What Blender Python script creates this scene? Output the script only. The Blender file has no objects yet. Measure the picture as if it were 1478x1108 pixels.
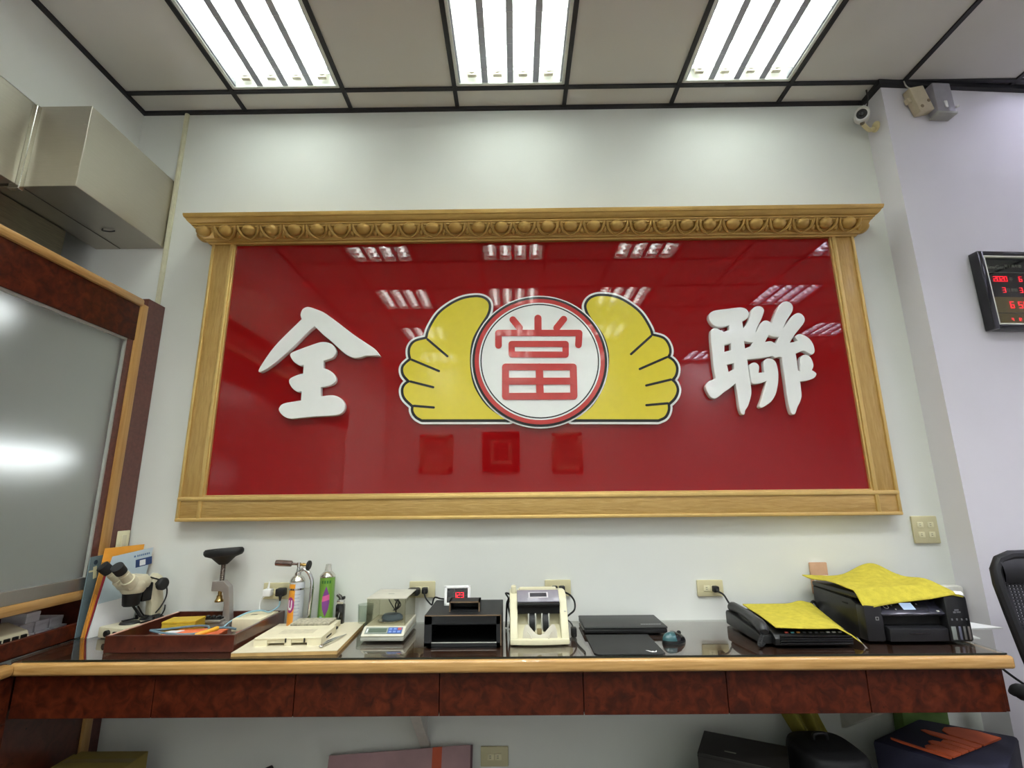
import bpy, bmesh, math, random
from mathutils import Matrix, Vector
C = bpy.context.scene.collection
SC = bpy.context.scene
PI = math.pi
random.seed(7)

# ------------------------------------------------------------------ camera, world, exposure
cam_data = bpy.data.cameras.new('camera')
cam_data.sensor_width = 36.0
cam_data.lens = 717.5 / 1478 * 36.0
cam_data.clip_start = 0.02
cam = bpy.data.objects.new('camera', cam_data)
C.objects.link(cam)
r2 = Vector((0.99991874, 0.00854574, -0.00945945))
u2 = Vector((0.0111156, -0.22117683, 0.97517037))
fw = Vector((-0.00624134, 0.97519628, 0.22125385))
cam.matrix_world = Matrix(((r2.x, u2.x, -fw.x, 0), (r2.y, u2.y, -fw.y, 0), (r2.z, u2.z, -fw.z, 1.31), (0, 0, 0, 1)))
SC.camera = cam
world = bpy.data.worlds.new('world'); SC.world = world
world.use_nodes = True
world.node_tree.nodes['Background'].inputs[0].default_value = (0.6, 0.62, 0.66, 1)
world.node_tree.nodes['Background'].inputs[1].default_value = 0.15
SC.view_settings.view_transform = 'Standard'
SC.view_settings.look = 'None'
SC.view_settings.gamma = 1.0
SC.view_settings.use_curve_mapping = False
SC.view_settings.exposure = 0.98
TUBE = 6.6                                    # strength of the fluorescent tubes
LAMP = 9.2; LAMP_FIRST = 0.5; SPREAD = 116     # each fixture's downlight: watts, beam in degrees

# ------------------------------------------------------------------ helpers
def lin(h):
    h = h.lstrip('#')
    return tuple(((c/255)/12.92 if c/255 <= .04045 else ((c/255+.055)/1.055)**2.4) for c in (int(h[i:i+2], 16) for i in (0, 2, 4))) + (1.0,)

MATS = {}
def mat(name, col='#808080', rough=.5, metal=0.0, coat=0.0, var=.06, scale=30.0, bump=0.0, bscale=120.0, spec=.5, emit=0.0, trans=0.0, ior=1.45, stretch=(1, 1, 1), alpha=1.0):
    if name in MATS: return MATS[name]
    m = bpy.data.materials.new(name); m.use_nodes = True
    nt = m.node_tree; b = nt.nodes['Principled BSDF']; L = nt.links
    c = lin(col)
    b.inputs['Roughness'].default_value = rough
    b.inputs['Metallic'].default_value = metal
    b.inputs['Coat Weight'].default_value = coat
    b.inputs['Coat Roughness'].default_value = .04
    b.inputs['Specular IOR Level'].default_value = spec
    b.inputs['Transmission Weight'].default_value = trans
    b.inputs['IOR'].default_value = ior
    b.inputs['Alpha'].default_value = alpha
    tc = nt.nodes.new('ShaderNodeTexCoord'); mp = nt.nodes.new('ShaderNodeMapping')
    mp.inputs['Scale'].default_value = stretch
    L.new(tc.outputs['Object'], mp.inputs['Vector'])
    no = nt.nodes.new('ShaderNodeTexNoise'); no.inputs['Scale'].default_value = scale; no.inputs['Detail'].default_value = 4
    L.new(mp.outputs[0], no.inputs['Vector'])
    cr = nt.nodes.new('ShaderNodeValToRGB')
    cr.color_ramp.elements[0].position = .3; cr.color_ramp.elements[1].position = .7
    cr.color_ramp.elements[0].color = tuple(max(0, x*(1-var)) for x in c[:3]) + (1,)
    cr.color_ramp.elements[1].color = tuple(min(1, x*(1+var)) for x in c[:3]) + (1,)
    L.new(no.outputs['Fac'], cr.inputs[0]); L.new(cr.outputs[0], b.inputs['Base Color'])
    if bump:
        n2 = nt.nodes.new('ShaderNodeTexNoise'); n2.inputs['Scale'].default_value = bscale; n2.inputs['Detail'].default_value = 3
        L.new(mp.outputs[0], n2.inputs['Vector'])
        bp = nt.nodes.new('ShaderNodeBump'); bp.inputs['Strength'].default_value = bump; bp.inputs['Distance'].default_value = .003
        L.new(n2.outputs['Fac'], bp.inputs['Height']); L.new(bp.outputs[0], b.inputs['Normal'])
    if emit:
        b.inputs['Emission Color'].default_value = c
        b.inputs['Emission Strength'].default_value = emit
    MATS[name] = m
    return m

def ramp_mat(name, stops, scale, rough, coat=0.0, detail=8.0, distort=0.0, stretch=(1, 1, 1), spots=None, bump=0.0, metal=0.0, spec=.5, wave=False):
    """colour from noise through several stops, with optional dark Voronoi flecks"""
    m = bpy.data.materials.new(name); m.use_nodes = True; MATS[name] = m
    nt = m.node_tree; b = nt.nodes['Principled BSDF']; L = nt.links
    b.inputs['Roughness'].default_value = rough; b.inputs['Coat Weight'].default_value = coat; b.inputs['Coat Roughness'].default_value = .05
    b.inputs['Metallic'].default_value = metal; b.inputs['Specular IOR Level'].default_value = spec
    tc = nt.nodes.new('ShaderNodeTexCoord'); mp = nt.nodes.new('ShaderNodeMapping'); mp.inputs['Scale'].default_value = stretch
    L.new(tc.outputs['Object'], mp.inputs[0])
    no = nt.nodes.new('ShaderNodeTexNoise'); no.inputs['Scale'].default_value = scale; no.inputs['Detail'].default_value = detail; no.inputs['Distortion'].default_value = distort
    L.new(mp.outputs[0], no.inputs['Vector'])
    cr = nt.nodes.new('ShaderNodeValToRGB'); el = cr.color_ramp.elements
    while len(el) < len(stops): el.new(.5)
    for e, (p, h) in zip(el, stops): e.position = p; e.color = lin(h)
    L.new(no.outputs['Fac'], cr.inputs[0]); out = cr.outputs[0]
    if spots:
        ns = nt.nodes.new('ShaderNodeTexNoise'); ns.inputs['Scale'].default_value = spots[0]; ns.inputs['Detail'].default_value = 3
        L.new(mp.outputs[0], ns.inputs['Vector'])
        r = nt.nodes.new('ShaderNodeValToRGB'); r.color_ramp.elements[0].position = spots[1]; r.color_ramp.elements[1].position = spots[1]+.08
        r.color_ramp.elements[0].color = (0, 0, 0, 1); r.color_ramp.elements[1].color = (1, 1, 1, 1)
        L.new(ns.outputs['Fac'], r.inputs[0])
        mx = nt.nodes.new('ShaderNodeMixRGB'); mx.blend_type = 'MIX'; mx.inputs[2].default_value = lin(spots[2])
        L.new(r.outputs[0], mx.inputs[0]); L.new(out, mx.inputs[1]); out = mx.outputs[0]
    L.new(out, b.inputs['Base Color'])
    if bump:
        bp = nt.nodes.new('ShaderNodeBump'); bp.inputs['Strength'].default_value = bump; bp.inputs['Distance'].default_value = .004
        L.new(no.outputs['Fac'], bp.inputs['Height']); L.new(bp.outputs[0], b.inputs['Normal'])
    return m

def thin_glass(name, tint='#ffffff', rough=.02, gain=1.0, ior=1.5):
    """clear sheet: straight-through transparency plus a Fresnel mirror"""
    m = bpy.data.materials.new(name); m.use_nodes = True; MATS[name] = m
    nt = m.node_tree; L = nt.links; nt.nodes.clear()
    o = nt.nodes.new('ShaderNodeOutputMaterial'); t = nt.nodes.new('ShaderNodeBsdfTransparent'); g = nt.nodes.new('ShaderNodeBsdfGlossy')
    t.inputs[0].default_value = lin(tint); g.inputs['Roughness'].default_value = rough
    f = nt.nodes.new('ShaderNodeFresnel'); ge = nt.nodes.new('ShaderNodeNewGeometry')
    mr = nt.nodes.new('ShaderNodeMapRange'); mr.inputs['To Min'].default_value = ior; mr.inputs['To Max'].default_value = 1/ior
    L.new(ge.outputs['Backfacing'], mr.inputs['Value']); L.new(mr.outputs[0], f.inputs['IOR'])
    mu = nt.nodes.new('ShaderNodeMath'); mu.operation = 'MULTIPLY'; mu.use_clamp = True; mu.inputs[1].default_value = gain
    mx = nt.nodes.new('ShaderNodeMixShader')
    L.new(f.outputs[0], mu.inputs[0]); L.new(mu.outputs[0], mx.inputs[0]); L.new(t.outputs[0], mx.inputs[1]); L.new(g.outputs[0], mx.inputs[2]); L.new(mx.outputs[0], o.inputs[0])
    return m

def emis(name, col, s):
    m = bpy.data.materials.new(name); m.use_nodes = True; MATS[name] = m
    b = m.node_tree.nodes['Principled BSDF']
    b.inputs['Base Color'].default_value = lin(col); b.inputs['Emission Color'].default_value = lin(col); b.inputs['Emission Strength'].default_value = s
    return m

class MB:
    def __init__(s): s.bm = bmesh.new()
    def box(s, a, b, bev=0, M=None, seg=2):
        a = Vector(a); b = Vector(b)
        r = bmesh.ops.create_cube(s.bm, size=1)
        vs = r['verts']
        for v in vs: v.co = Vector(((a[i]+b[i])/2 + v.co[i]*abs(b[i]-a[i]) for i in range(3)))
        if bev:
            es = list({e for v in vs for e in v.link_edges})
            r = bmesh.ops.bevel(s.bm, geom=es, offset=bev, segments=seg, affect='EDGES', profile=.5)
            vs = list({v for f in r['faces'] for v in f.verts} | {v for v in vs if v.is_valid})
        if M is not None: bmesh.ops.transform(s.bm, matrix=M, verts=vs)
        return s
    def prism(s, pts, axis, lo, hi, bev=0, M=None):
        def P(p, h):
            return {'X': (h, p[0], p[1]), 'Y': (p[0], h, p[1]), 'Z': (p[0], p[1], h)}[axis]
        A = [s.bm.verts.new(P(p, lo)) for p in pts]; B = [s.bm.verts.new(P(p, hi)) for p in pts]
        n = len(pts); fs = [s.bm.faces.new(A), s.bm.faces.new(B[::-1])]
        for i in range(n): fs.append(s.bm.faces.new((A[i], B[i], B[(i+1) % n], A[(i+1) % n])))
        bmesh.ops.recalc_face_normals(s.bm, faces=fs)
        vs = A+B
        if bev:
            es = list({e for f in fs for e in f.edges})
            r = bmesh.ops.bevel(s.bm, geom=es, offset=bev, segments=2, affect='EDGES', profile=.5)
            vs = list({v for f in r['faces'] for v in f.verts} | {v for v in vs if v.is_valid})
        if M is not None: bmesh.ops.transform(s.bm, matrix=M, verts=vs)
        return s
    def tube(s, pts, r, n=8, closed=False, caps=True):
        pts = [Vector(p) for p in pts]; k = len(pts)
        rs = r if isinstance(r, (list, tuple)) else [r]*k
        rings = []; up = None
        for i in range(k):
            if closed: d = pts[(i+1) % k]-pts[i-1]
            else: d = pts[min(i+1, k-1)]-pts[max(i-1, 0)]
            d.normalize()
            if up is None: up = d.orthogonal().normalized()
            else:
                up = up - d*up.dot(d)
                up = up.normalized() if up.length > 1e-6 else d.orthogonal().normalized()
            w = d.cross(up)
            rings.append([s.bm.verts.new(pts[i]+(up*math.cos(2*PI*j/n)+w*math.sin(2*PI*j/n))*rs[i]) for j in range(n)])
        for i in range(k if closed else k-1):
            a, b = rings[i], rings[(i+1) % k]
            for j in range(n): s.bm.faces.new((a[j], a[(j+1) % n], b[(j+1) % n], b[j]))
        if caps and not closed:
            s.bm.faces.new(rings[0][::-1]); s.bm.faces.new(rings[-1])
        return s
    def cyl(s, p0, p1, r, r1=None, n=20):
        return s.tube([p0, p1], [r, r if r1 is None else r1], n)
    def lathe(s, prof, o=(0, 0, 0), n=24, M=None):
        """profile (radius, height) about +Z from o"""
        vs = []; rings = []
        for (r, h) in prof:
            if r < 1e-5: ring = [s.bm.verts.new((o[0], o[1], o[2]+h))]
            else: ring = [s.bm.verts.new((o[0]+r*math.cos(2*PI*j/n), o[1]+r*math.sin(2*PI*j/n), o[2]+h)) for j in range(n)]
            rings.append(ring); vs += ring
        for a, b in zip(rings, rings[1:]):
            for j in range(n):
                q = [a[j % len(a)], a[(j+1) % len(a)], b[(j+1) % len(b)], b[j % len(b)]]
                u = []
                for v in q:
                    if v not in u: u.append(v)
                if len(u) > 2: s.bm.faces.new(u)
        for ring in (rings[0], rings[-1]):
            if len(ring) > 2: s.bm.faces.new(ring)
        if M is not None: bmesh.ops.transform(s.bm, matrix=M, verts=vs)
        return s
    def ball(s, c, r, n=16, M=None):
        if not isinstance(r, (tuple, list)): r = (r, r, r)
        q = bmesh.ops.create_uvsphere(s.bm, u_segments=n, v_segments=max(6, n//2), radius=1)
        for v in q['verts']: v.co = Vector((v.co[i]*r[i] for i in range(3)))
        T = Matrix.Translation(c) @ (M if M is not None else Matrix())
        bmesh.ops.transform(s.bm, matrix=T, verts=q['verts'])
        return s
    def quad(s, *p):
        s.bm.faces.new([s.bm.verts.new(q) for q in p]); return s
    def grid(s, fn, nu, nv):
        V = [[s.bm.verts.new(fn(i/nu, j/nv)) for j in range(nv+1)] for i in range(nu+1)]
        for i in range(nu):
            for j in range(nv): s.bm.faces.new((V[i][j], V[i+1][j], V[i+1][j+1], V[i][j+1]))
        return s
    def strip(s, pts, w, y0, y1, closed=False):
        """flat stroke of width w along (x,z) points, from y0 (front) to y1 (back): one body of mitred pieces with round ends"""
        P = [Vector((p[0], p[1])) for p in pts]; k = len(P); h = w/2
        if closed and (P[0]-P[-1]).length < 1e-4: P.pop(); k -= 1
        segs = [(P[i], P[(i+1) % k]) for i in range(k if closed else k-1)]
        k_ = 0
        for a, b in segs:
            d = (b-a)
            if d.length < 1e-6: continue
            d.normalize(); n = Vector((-d.y, d.x))*h
            k_ += 1
            s.prism([a+n, b+n, b-n, a-n], 'Y', y0-4e-5*(k_ % 10), y1)
        for p in P:
            k_ += 1
            s.prism([(p.x+h*math.cos(2*PI*j/12), p.y+h*math.sin(2*PI*j/12)) for j in range(12)], 'Y', y0-4e-5*(k_ % 10), y1)
        return s
    def join(s, me, M=None):
        k = len(s.bm.verts); s.bm.from_mesh(me); s.bm.verts.ensure_lookup_table()
        if M is not None: bmesh.ops.transform(s.bm, matrix=M, verts=s.bm.verts[k:])
        return s

ORG = {}                                       # world origin of every thing, shared by its parts
def tag(o, label=None, cat=None, group=None, kind=None):
    if label: o['label'] = label
    if cat: o['category'] = cat
    if group: o['group'] = group
    if kind: o['kind'] = kind
    return o
def thing(name, label, cat, loc=(0, 0, 0), group=None):
    o = bpy.data.objects.new(name, None); C.objects.link(o)
    o.empty_display_size = .05
    o.location = loc; ORG[o] = Vector(loc)
    return tag(o, label, cat, group)
def finish(mb, name, m, smooth=35):
    bmesh.ops.recalc_face_normals(mb.bm, faces=mb.bm.faces[:])
    me = bpy.data.meshes.new(name); mb.bm.to_mesh(me); mb.bm.free()
    if m is not None: me.materials.append(m)
    if smooth:
        me.shade_smooth(); me.set_sharp_from_angle(angle=math.radians(smooth))
    return me
def obj(name, mb, m, parent=None, M=None, smooth=35, origin=None):
    """link the mesh (given in world coordinates, or through M) as one object"""
    o_ = ORG[parent] if parent is not None else Vector(origin or (0, 0, 0))
    if M is not None: bmesh.ops.transform(mb.bm, matrix=M, verts=mb.bm.verts[:])
    bmesh.ops.translate(mb.bm, vec=-o_, verts=mb.bm.verts[:])
    o = bpy.data.objects.new(name, finish(mb, name, m, smooth)); C.objects.link(o)
    if parent is not None: o.parent = parent
    else: o.location = o_
    ORG[o] = o_
    return o
def struct(name, mb, m, **k):
    return tag(obj(name, mb, m, **k), kind='structure')
def dup(root, delta=None, loc=None, label=None, group=None):
    r = root.copy(); C.objects.link(r)
    r.location = Vector(loc) if loc is not None else root.location + Vector(delta)
    if label: r['label'] = label
    if group: r['group'] = group
    ORG[r] = Vector(r.location)
    for ch in list(root.children):
        c = ch.copy(); C.objects.link(c); c.parent = r; ORG[c] = ORG[r]
        for g in list(ch.children):
            d = g.copy(); C.objects.link(d); d.parent = c; ORG[d] = ORG[r]
    return r
def smoothed(pts, sub=5):
    """closed Catmull-Rom through the points; a third item marks a sharp corner"""
    n = len(pts); out = []
    co = [Vector(p[:2]) for p in pts]; cn = [len(p) > 2 for p in pts]
    for i in range(n):
        p1, p2 = co[i], co[(i+1) % n]
        p0 = p1-(p2-p1) if cn[i] else co[i-1]
        p3 = p2+(p2-p1) if cn[(i+1) % n] else co[(i+2) % n]
        if cn[i] and cn[(i+1) % n]: out.append(p1); continue
        for k in range(sub):
            t = k/sub
            out.append(.5*((2*p1)+(p2-p0)*t+(2*p0-5*p1+4*p2-p3)*t*t+(3*p1-p0-3*p2+p3)*t*t*t))
    return out
def filled(loops, y0, y1, bev=0.0):
    """mesh of the area inside the (x,z) loops (later loops are holes), from y0 (front) to y1"""
    cu = bpy.data.curves.new('c', 'CURVE'); cu.dimensions = '2D'; cu.fill_mode = 'BOTH'
    cu.extrude = max(1e-5, abs(y1-y0)/2-bev); cu.bevel_depth = bev; cu.bevel_resolution = 2; cu.offset = -bev
    for l in loops:
        sp = cu.splines.new('POLY'); sp.points.add(len(l)-1); sp.use_cyclic_u = True
        for p, q in zip(sp.points, l): p.co = (q[0], q[1], 0, 1)
    return curve_mesh(cu), Matrix(((1, 0, 0, 0), (0, 0, -1, (y0+y1)/2), (0, 1, 0, 0), (0, 0, 0, 1)))
def curve_mesh(cu):
    o = bpy.data.objects.new('tmp', cu); C.objects.link(o)
    dg = bpy.context.evaluated_depsgraph_get(); dg.update()
    me = bpy.data.meshes.new_from_object(o.evaluated_get(dg))
    bpy.data.objects.remove(o)
    return me
def text(s, size, M, depth=.0006, align='CENTER'):
    """lettering as a mesh builder; M takes local (x right, y up, z out) to the world"""
    cu = bpy.data.curves.new('t', 'FONT'); cu.body = s; cu.size = size; cu.extrude = depth; cu.align_x = align; cu.align_y = 'CENTER'; cu.resolution_u = 3
    return MB().join(curve_mesh(cu), M)
def face(p, yaw=0, tilt=0):
    """a frame at p that faces the camera side (-Y): x right, y up, z towards -Y; tilt leans its top away"""
    return Matrix.Translation(p) @ Matrix.Rotation(yaw, 4, 'Z') @ Matrix.Rotation(-tilt, 4, 'X') @ Matrix(((1, 0, 0, 0), (0, 0, -1, 0), (0, 1, 0, 0), (0, 0, 0, 1)))
def flat(p, yaw=0, tilt=0):
    """a frame lying on a surface: x right, y away, z up"""
    return Matrix.Translation(p) @ Matrix.Rotation(yaw, 4, 'Z') @ Matrix.Rotation(tilt, 4, 'X')
def arc(pts, sub=6):
    """open Catmull-Rom in 3D"""
    P = [Vector(p) for p in pts]; out = []
    for i in range(len(P)-1):
        p1, p2 = P[i], P[i+1]; p0 = P[i-1] if i else p1*2-p2; p3 = P[i+2] if i+2 < len(P) else p2*2-p1
        for k in range(sub):
            t = k/sub
            out.append(.5*((2*p1)+(p2-p0)*t+(2*p0-5*p1+4*p2-p3)*t*t+(3*p1-p0-3*p2+p3)*t*t*t))
    return out+[P[-1]]

# ------------------------------------------------------------------ materials
wall_m = mat('wall_paint', '#e5e7e1', .55, var=.015, scale=2.5, bump=.05, bscale=60)
wall_l = mat('wall_paint_right', '#e2dfe4', .55, var=.02, scale=2.5, bump=.05, bscale=60)
tile_m = mat('ceiling_tile', '#d4d2cc', .8, var=.02, scale=3, bump=.05, bscale=200)
bar_m = mat('grid_bar_black', '#26262a', .5, var=.05)
floor_m = mat('floor_tile', '#3a342d', .35, var=.1, scale=4)
burl = ramp_mat('burl_veneer', [(.25, '#240b05'), (.42, '#3c1407'), (.58, '#4e1d0c'), (.8, '#5f2a13')], 26, .4, coat=.1, spec=.25, distort=.9, spots=(90, .64, '#2e1008'))
burl_d = ramp_mat('burl_dark', [(.2, '#341610'), (.45, '#4a2015'), (.7, '#5e2c1e')], 18, .3, coat=.5, distort=1.0, spots=(70, .66, '#220c08'))
plum = ramp_mat('plum_laminate', [(.3, '#56302a'), (.7, '#6b3d34')], 60, .4, coat=.2)
top_m = ramp_mat('desk_top_veneer', [(.2, '#4e2c20'), (.45, '#6b4030'), (.7, '#7d503c')], 18, .4, detail=6)
oak = ramp_mat('light_wood_trim', [(.25, '#a67c42'), (.5, '#bd9256'), (.8, '#cda56a')], 9, .35, coat=.35, detail=5, stretch=(.8, .8, 14))
oak_v = ramp_mat('light_wood_upright', [(.25, '#a9793c'), (.5, '#bd8f50'), (.8, '#c99e5e')], 5, .4, coat=.2, detail=5, stretch=(14, 14, .8))
steel = ramp_mat('brushed_steel', [(.3, '#b6b0a3'), (.7, '#bab4a7')], 3, .36, metal=1.0, stretch=(4, 4, 90))
chrome = mat('chrome', '#d8d8d6', .12, metal=1, var=.03)
alu = mat('aluminium', '#b5b3b0', .35, metal=.9, var=.04, stretch=(1, 40, 1))
brass = mat('brass_valve', '#b99a5e', .25, metal=1, var=.05)
def gold(name, st): return ramp_mat(name, [(.25, '#b8924e'), (.5, '#c49f5c'), (.75, '#d0ad6c')], 12, .36, coat=.15, detail=6, distort=.7, stretch=st, bump=.45, metal=.25)
gold_v = gold('gold_grain_upright', (9, 9, 1)); gold_h = gold('gold_grain_level', (1, 9, 9))
gold_p = mat('gold_paint', '#c49e56', .34, metal=.35, var=.06, scale=20, coat=.1)
gold_b = mat('gold_edge', '#dfbd76', .3, metal=.4, var=.04)
red_glass = mat('red_gloss_panel', '#8f0d10', .6, coat=1.0, var=.02, scale=2, spec=.0)
red_glass.node_tree.nodes['Principled BSDF'].inputs['Coat Roughness'].default_value = .008
white_letter = mat('white_acrylic', '#f6f7f3', .22, coat=.6, var=.01)
yel_print = mat('yellow_print', '#e3d032', .3, coat=.6, var=.02)
blk_print = mat('black_print', '#101214', .4, coat=.15, var=.02)
red_print = mat('red_print', '#c22f2c', .3, coat=.6, var=.02)
black = mat('black_plastic', '#121314', .45, var=.08)
black_g = mat('black_gloss', '#0d0d10', .18, coat=.4, var=.05)
dark = mat('dark_void', '#060606', .8)
rubber = mat('black_rubber', '#1c1d1e', .6, var=.1, bump=.1)
cream = mat('cream_plastic', '#e3ddb8', .42, var=.03)
ivory = mat('ivory_plastic', '#d8d2b4', .45, var=.03)
greyp = mat('grey_plastic', '#a5a59e', .5, var=.04)
white_p = mat('white_plastic', '#eeeeec', .4, var=.02)
paper = mat('white_paper', '#e8e8e8', .8, var=.02)
towel_m = mat('yellow_towel', '#c4b644', .95, var=.12, scale=45, bump=.9, bscale=300, spec=.15)
clear = thin_glass('clear_plastic', '#f1f0e8', .1, .6)
clear_w = thin_glass('drinking_glass', '#eef2ee', .02, 1.2)
desk_glass = thin_glass('desk_glass', '#eef0ec', .012, 1.7, 1.55)
tube_m = emis('fluorescent_glow', '#f6fffa', TUBE)
tube_c = emis('cool_fluorescent_glow', '#e6e3ff', TUBE)
batten_m = emis('batten_glow', '#f3f6ff', 4.0)
red_led = emis('red_led', '#f0142c', .9)
frost = bpy.data.materials.new('frosted_glass'); frost.use_nodes = True
b_ = frost.node_tree.nodes['Principled BSDF']
b_.inputs['Base Color'].default_value = lin('#d4d8d2'); b_.inputs['Transmission Weight'].default_value = .88; b_.inputs['Roughness'].default_value = .62; b_.inputs['IOR'].default_value = 1.3

# ------------------------------------------------------------------ the room shell
W = 2.419; H = 3.47; S = .764                  # back wall, ceiling, desk top
YR = lambda x: 2.279+.065*(x-1.99)             # the right-hand stretch of wall runs slightly away
XL, XR_, YB = -4.3, 5.2, -3.2
G = .605; X0 = -1.5202; Y1 = W-.1487
struct('wall_back', MB().box((XL, W, 0), (1.99, W+.12, 3.6)), wall_m)
m = MB()
m.prism([(1.99, YR(1.99)), (XR_, YR(XR_)), (XR_, 2.75), (1.99, 2.75)], 'Z', 0, 3.6)
struct('wall_right_stretch', m, wall_l)
struct('wall_right', MB().box((XR_, YB-.1, 0), (XR_+.1, 2.75, 3.6)), wall_l)
struct('wall_rear', MB().box((XL-.1, YB-.1, 0), (XR_+.1, YB, 3.6)), wall_m)
struct('wall_far_left', MB().box((XL-.1, YB, 0), (XL, W+.12, 3.6)), wall_m)
struct('wall_left', MB().box((-2.32, YB, 3.025), (-2.108, W, 3.6)), wall_m)
struct('wall_left_low', MB().box((-2.32, YB, 0), (-2.108, -.6, 3.025)), wall_m)
struct('floor', MB().box((XL-.1, YB-.1, -.1), (XR_+.1, 2.75, 0)), floor_m)
ceil = struct('ceiling', MB().box((XL-.1, YB-.1, 3.6), (XR_+.1, 2.75, 3.7)), wall_m)

FIX = [(k, j) for j in range(5) for k in (0, 2, 4, 7, 9) if not (k == 9 and j > 3)]
xs = [-2.108]+[X0+G*k for k in range(0, 12) if X0+G*k < XR_]+[XR_]
ys = [W, Y1]+[Y1-G*j for j in range(1, 10) if Y1-G*j > YB]+[YB]
tile_cache = {}
for i in range(len(xs)-1):
    for j in range(len(ys)-1):
        a, b = xs[i], xs[i+1]; c, d = ys[j+1], ys[j]
        k = i-1
        if j >= 1 and (j-1) % 2 == 0 and (k, (j-1)//2) in FIX: continue
        if j == 0:
            if a > 1.97: continue
            b = min(b, 1.985)
        key = (round(b-a, 3), round(d-c, 3))
        if key not in tile_cache:
            o = obj('ceiling_tile', MB().box((a+.004, c+.004, H+.004), (b-.004, d-.004, H+.016), .002, seg=1), tile_m, ceil, smooth=0)
            o.data.transform(Matrix.Translation((-a, -c, 0))); o.location = (a, c, 0); tile_cache[key] = o
        else:
            o = tile_cache[key].copy(); C.objects.link(o); o.location = (a, c, 0)
            ORG[o] = Vector()
for x in xs[1:-1]:
    top = W if x < 1.98 else YR(x)
    obj('grid_bar', MB().box((x-.011, YB, H-.006), (x+.011, top, H+.006)), bar_m, ceil, smooth=0)
for y in ys[1:-1]:
    obj('grid_bar', MB().box((-2.108, y-.011, H-.0064), (XR_, y+.011, H+.0058)), bar_m, ceil, smooth=0)
edge = MB().box((-2.108, W-.018, H-.014), (1.99, W, H+.004)).box((-2.108, YB, H-.014), (-2.09, W-.018, H+.004))
obj('edge_angle', edge, bar_m, ceil, smooth=0)
m = MB().prism([(1.965, YR(1.965)-.026), (XR_, YR(XR_)-.026), (XR_, YR(XR_)), (1.99, YR(1.99)), (1.99, W-.018), (1.972, W-.018), (1.965, W-.1487)], 'Z', H-.026, H+.003)
obj('edge_angle', m, bar_m, ceil, smooth=0)

# ------------------------------------------------------------------ recessed ceiling lights
blade_m = mat('louvre_metal', '#a9adba', .35, metal=.35, var=.04)
hous_m = mat('light_housing', '#f2f2ec', .5, var=.01)
def make_light(x, y, cool, label):
    """x, y: left far corner of the module; the tubes run away from the wall"""
    t = thing('ceiling_light', label, 'ceiling light', (x+G/2, y-G/2, H), 'recessed fluorescent ceiling lights')
    a, b = x+.016, x+G-.016; c, d = y-G+.016, y-.016
    z0, z1 = H+.002, H+.09
    h = MB()
    h.box((a, c, z1), (b, d, z1+.006))
    for q in ((a-.004, c, a, d), (b, c, b+.004, d), (a, c-.004, b, c), (a, d, b, d+.004)): h.box((q[0], q[1], z0), (q[2], q[3], z1))
    obj('housing', h, hous_m, t, smooth=0)
    f = MB()
    for q in ((a, c, a+.012, d), (b-.012, c, b, d), (a, c, b, c+.012), (a, d-.012, b, d)): f.box((q[0], q[1], z0-.001), (q[2], q[3], z0+.006))
    obj('bezel', f, mat('bezel_white', '#e8ece6', .4), t, smooth=0)
    p = (b-a-.03)/4
    for i in range(4):
        cx = a+.015+p*(i+.5)
        obj('tube', MB().cyl((cx, c+.04, H+.055), (cx, d-.045, H+.055), .0145, n=10), tube_c if cool else tube_m, t)
        for yy, s in ((d-.043, 1), (c+.038, -1)):
            e = MB().box((cx-.024, min(yy, yy+s*.022), H+.03), (cx+.024, max(yy, yy+s*.022), z1), .005)
            e.cyl((cx, yy-s*.016, H+.055), (cx, yy+s*.004, H+.055), .0165, n=12)
            obj('lamp_holder', e, mat('lamp_holder', '#d6d0be', .5), t)
    for i in range(5):
        cx = a+.015+p*i
        w = .016 if 0 < i < 4 else .006
        obj('louvre_divider', MB().prism([(cx-w, z0+.006), (cx+w, z0+.006), (cx, z0+.034)], 'Y', c+.012, d-.012), blade_m, t, smooth=0)
    k = 7
    for i in range(1, k):
        yy = c+(d-c)*i/k
        obj('cross_blade', MB().box((a+.012, yy-.0012, z0+.006), (b-.012, yy+.0012, z0+.028)), mat('cross_blade', '#dfe2e0', .3, metal=.3), t, smooth=0)
    return t
def add_lamp(t, cool, first):
    nm = ('cool' if cool else 'white')+('_dim' if first else '')
    ld = bpy.data.lights.get(nm)
    if ld is None:
        ld = bpy.data.lights.new(nm, 'AREA')
        ld.shape = 'RECTANGLE'; ld.size = .028; ld.size_y = .49; ld.energy = (LAMP_FIRST if first else LAMP)/4; ld.spread = math.radians(SPREAD)
        ld.color = (.90, .90, 1.0) if cool else (.965, 1.0, .985)
    p = (G-.062)/4
    for i in range(4):                          # along the underside of each tube
        lo = bpy.data.objects.new('lamp', ld); C.objects.link(lo); lo.parent = t
        lo.location = (-G/2+.031+p*(i+.5), 0, .038); ORG[lo] = ORG[t]
warm0 = cool0 = None
names = {(0, 0): 'square four-tube ceiling light, left of the three nearest the sign wall', (2, 0): 'square four-tube ceiling light, middle of the three nearest the sign wall', (4, 0): 'square four-tube ceiling light, right of the three nearest the sign wall', (7, 0): 'bluish four-tube ceiling light at the far right by the right-hand wall'}
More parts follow.
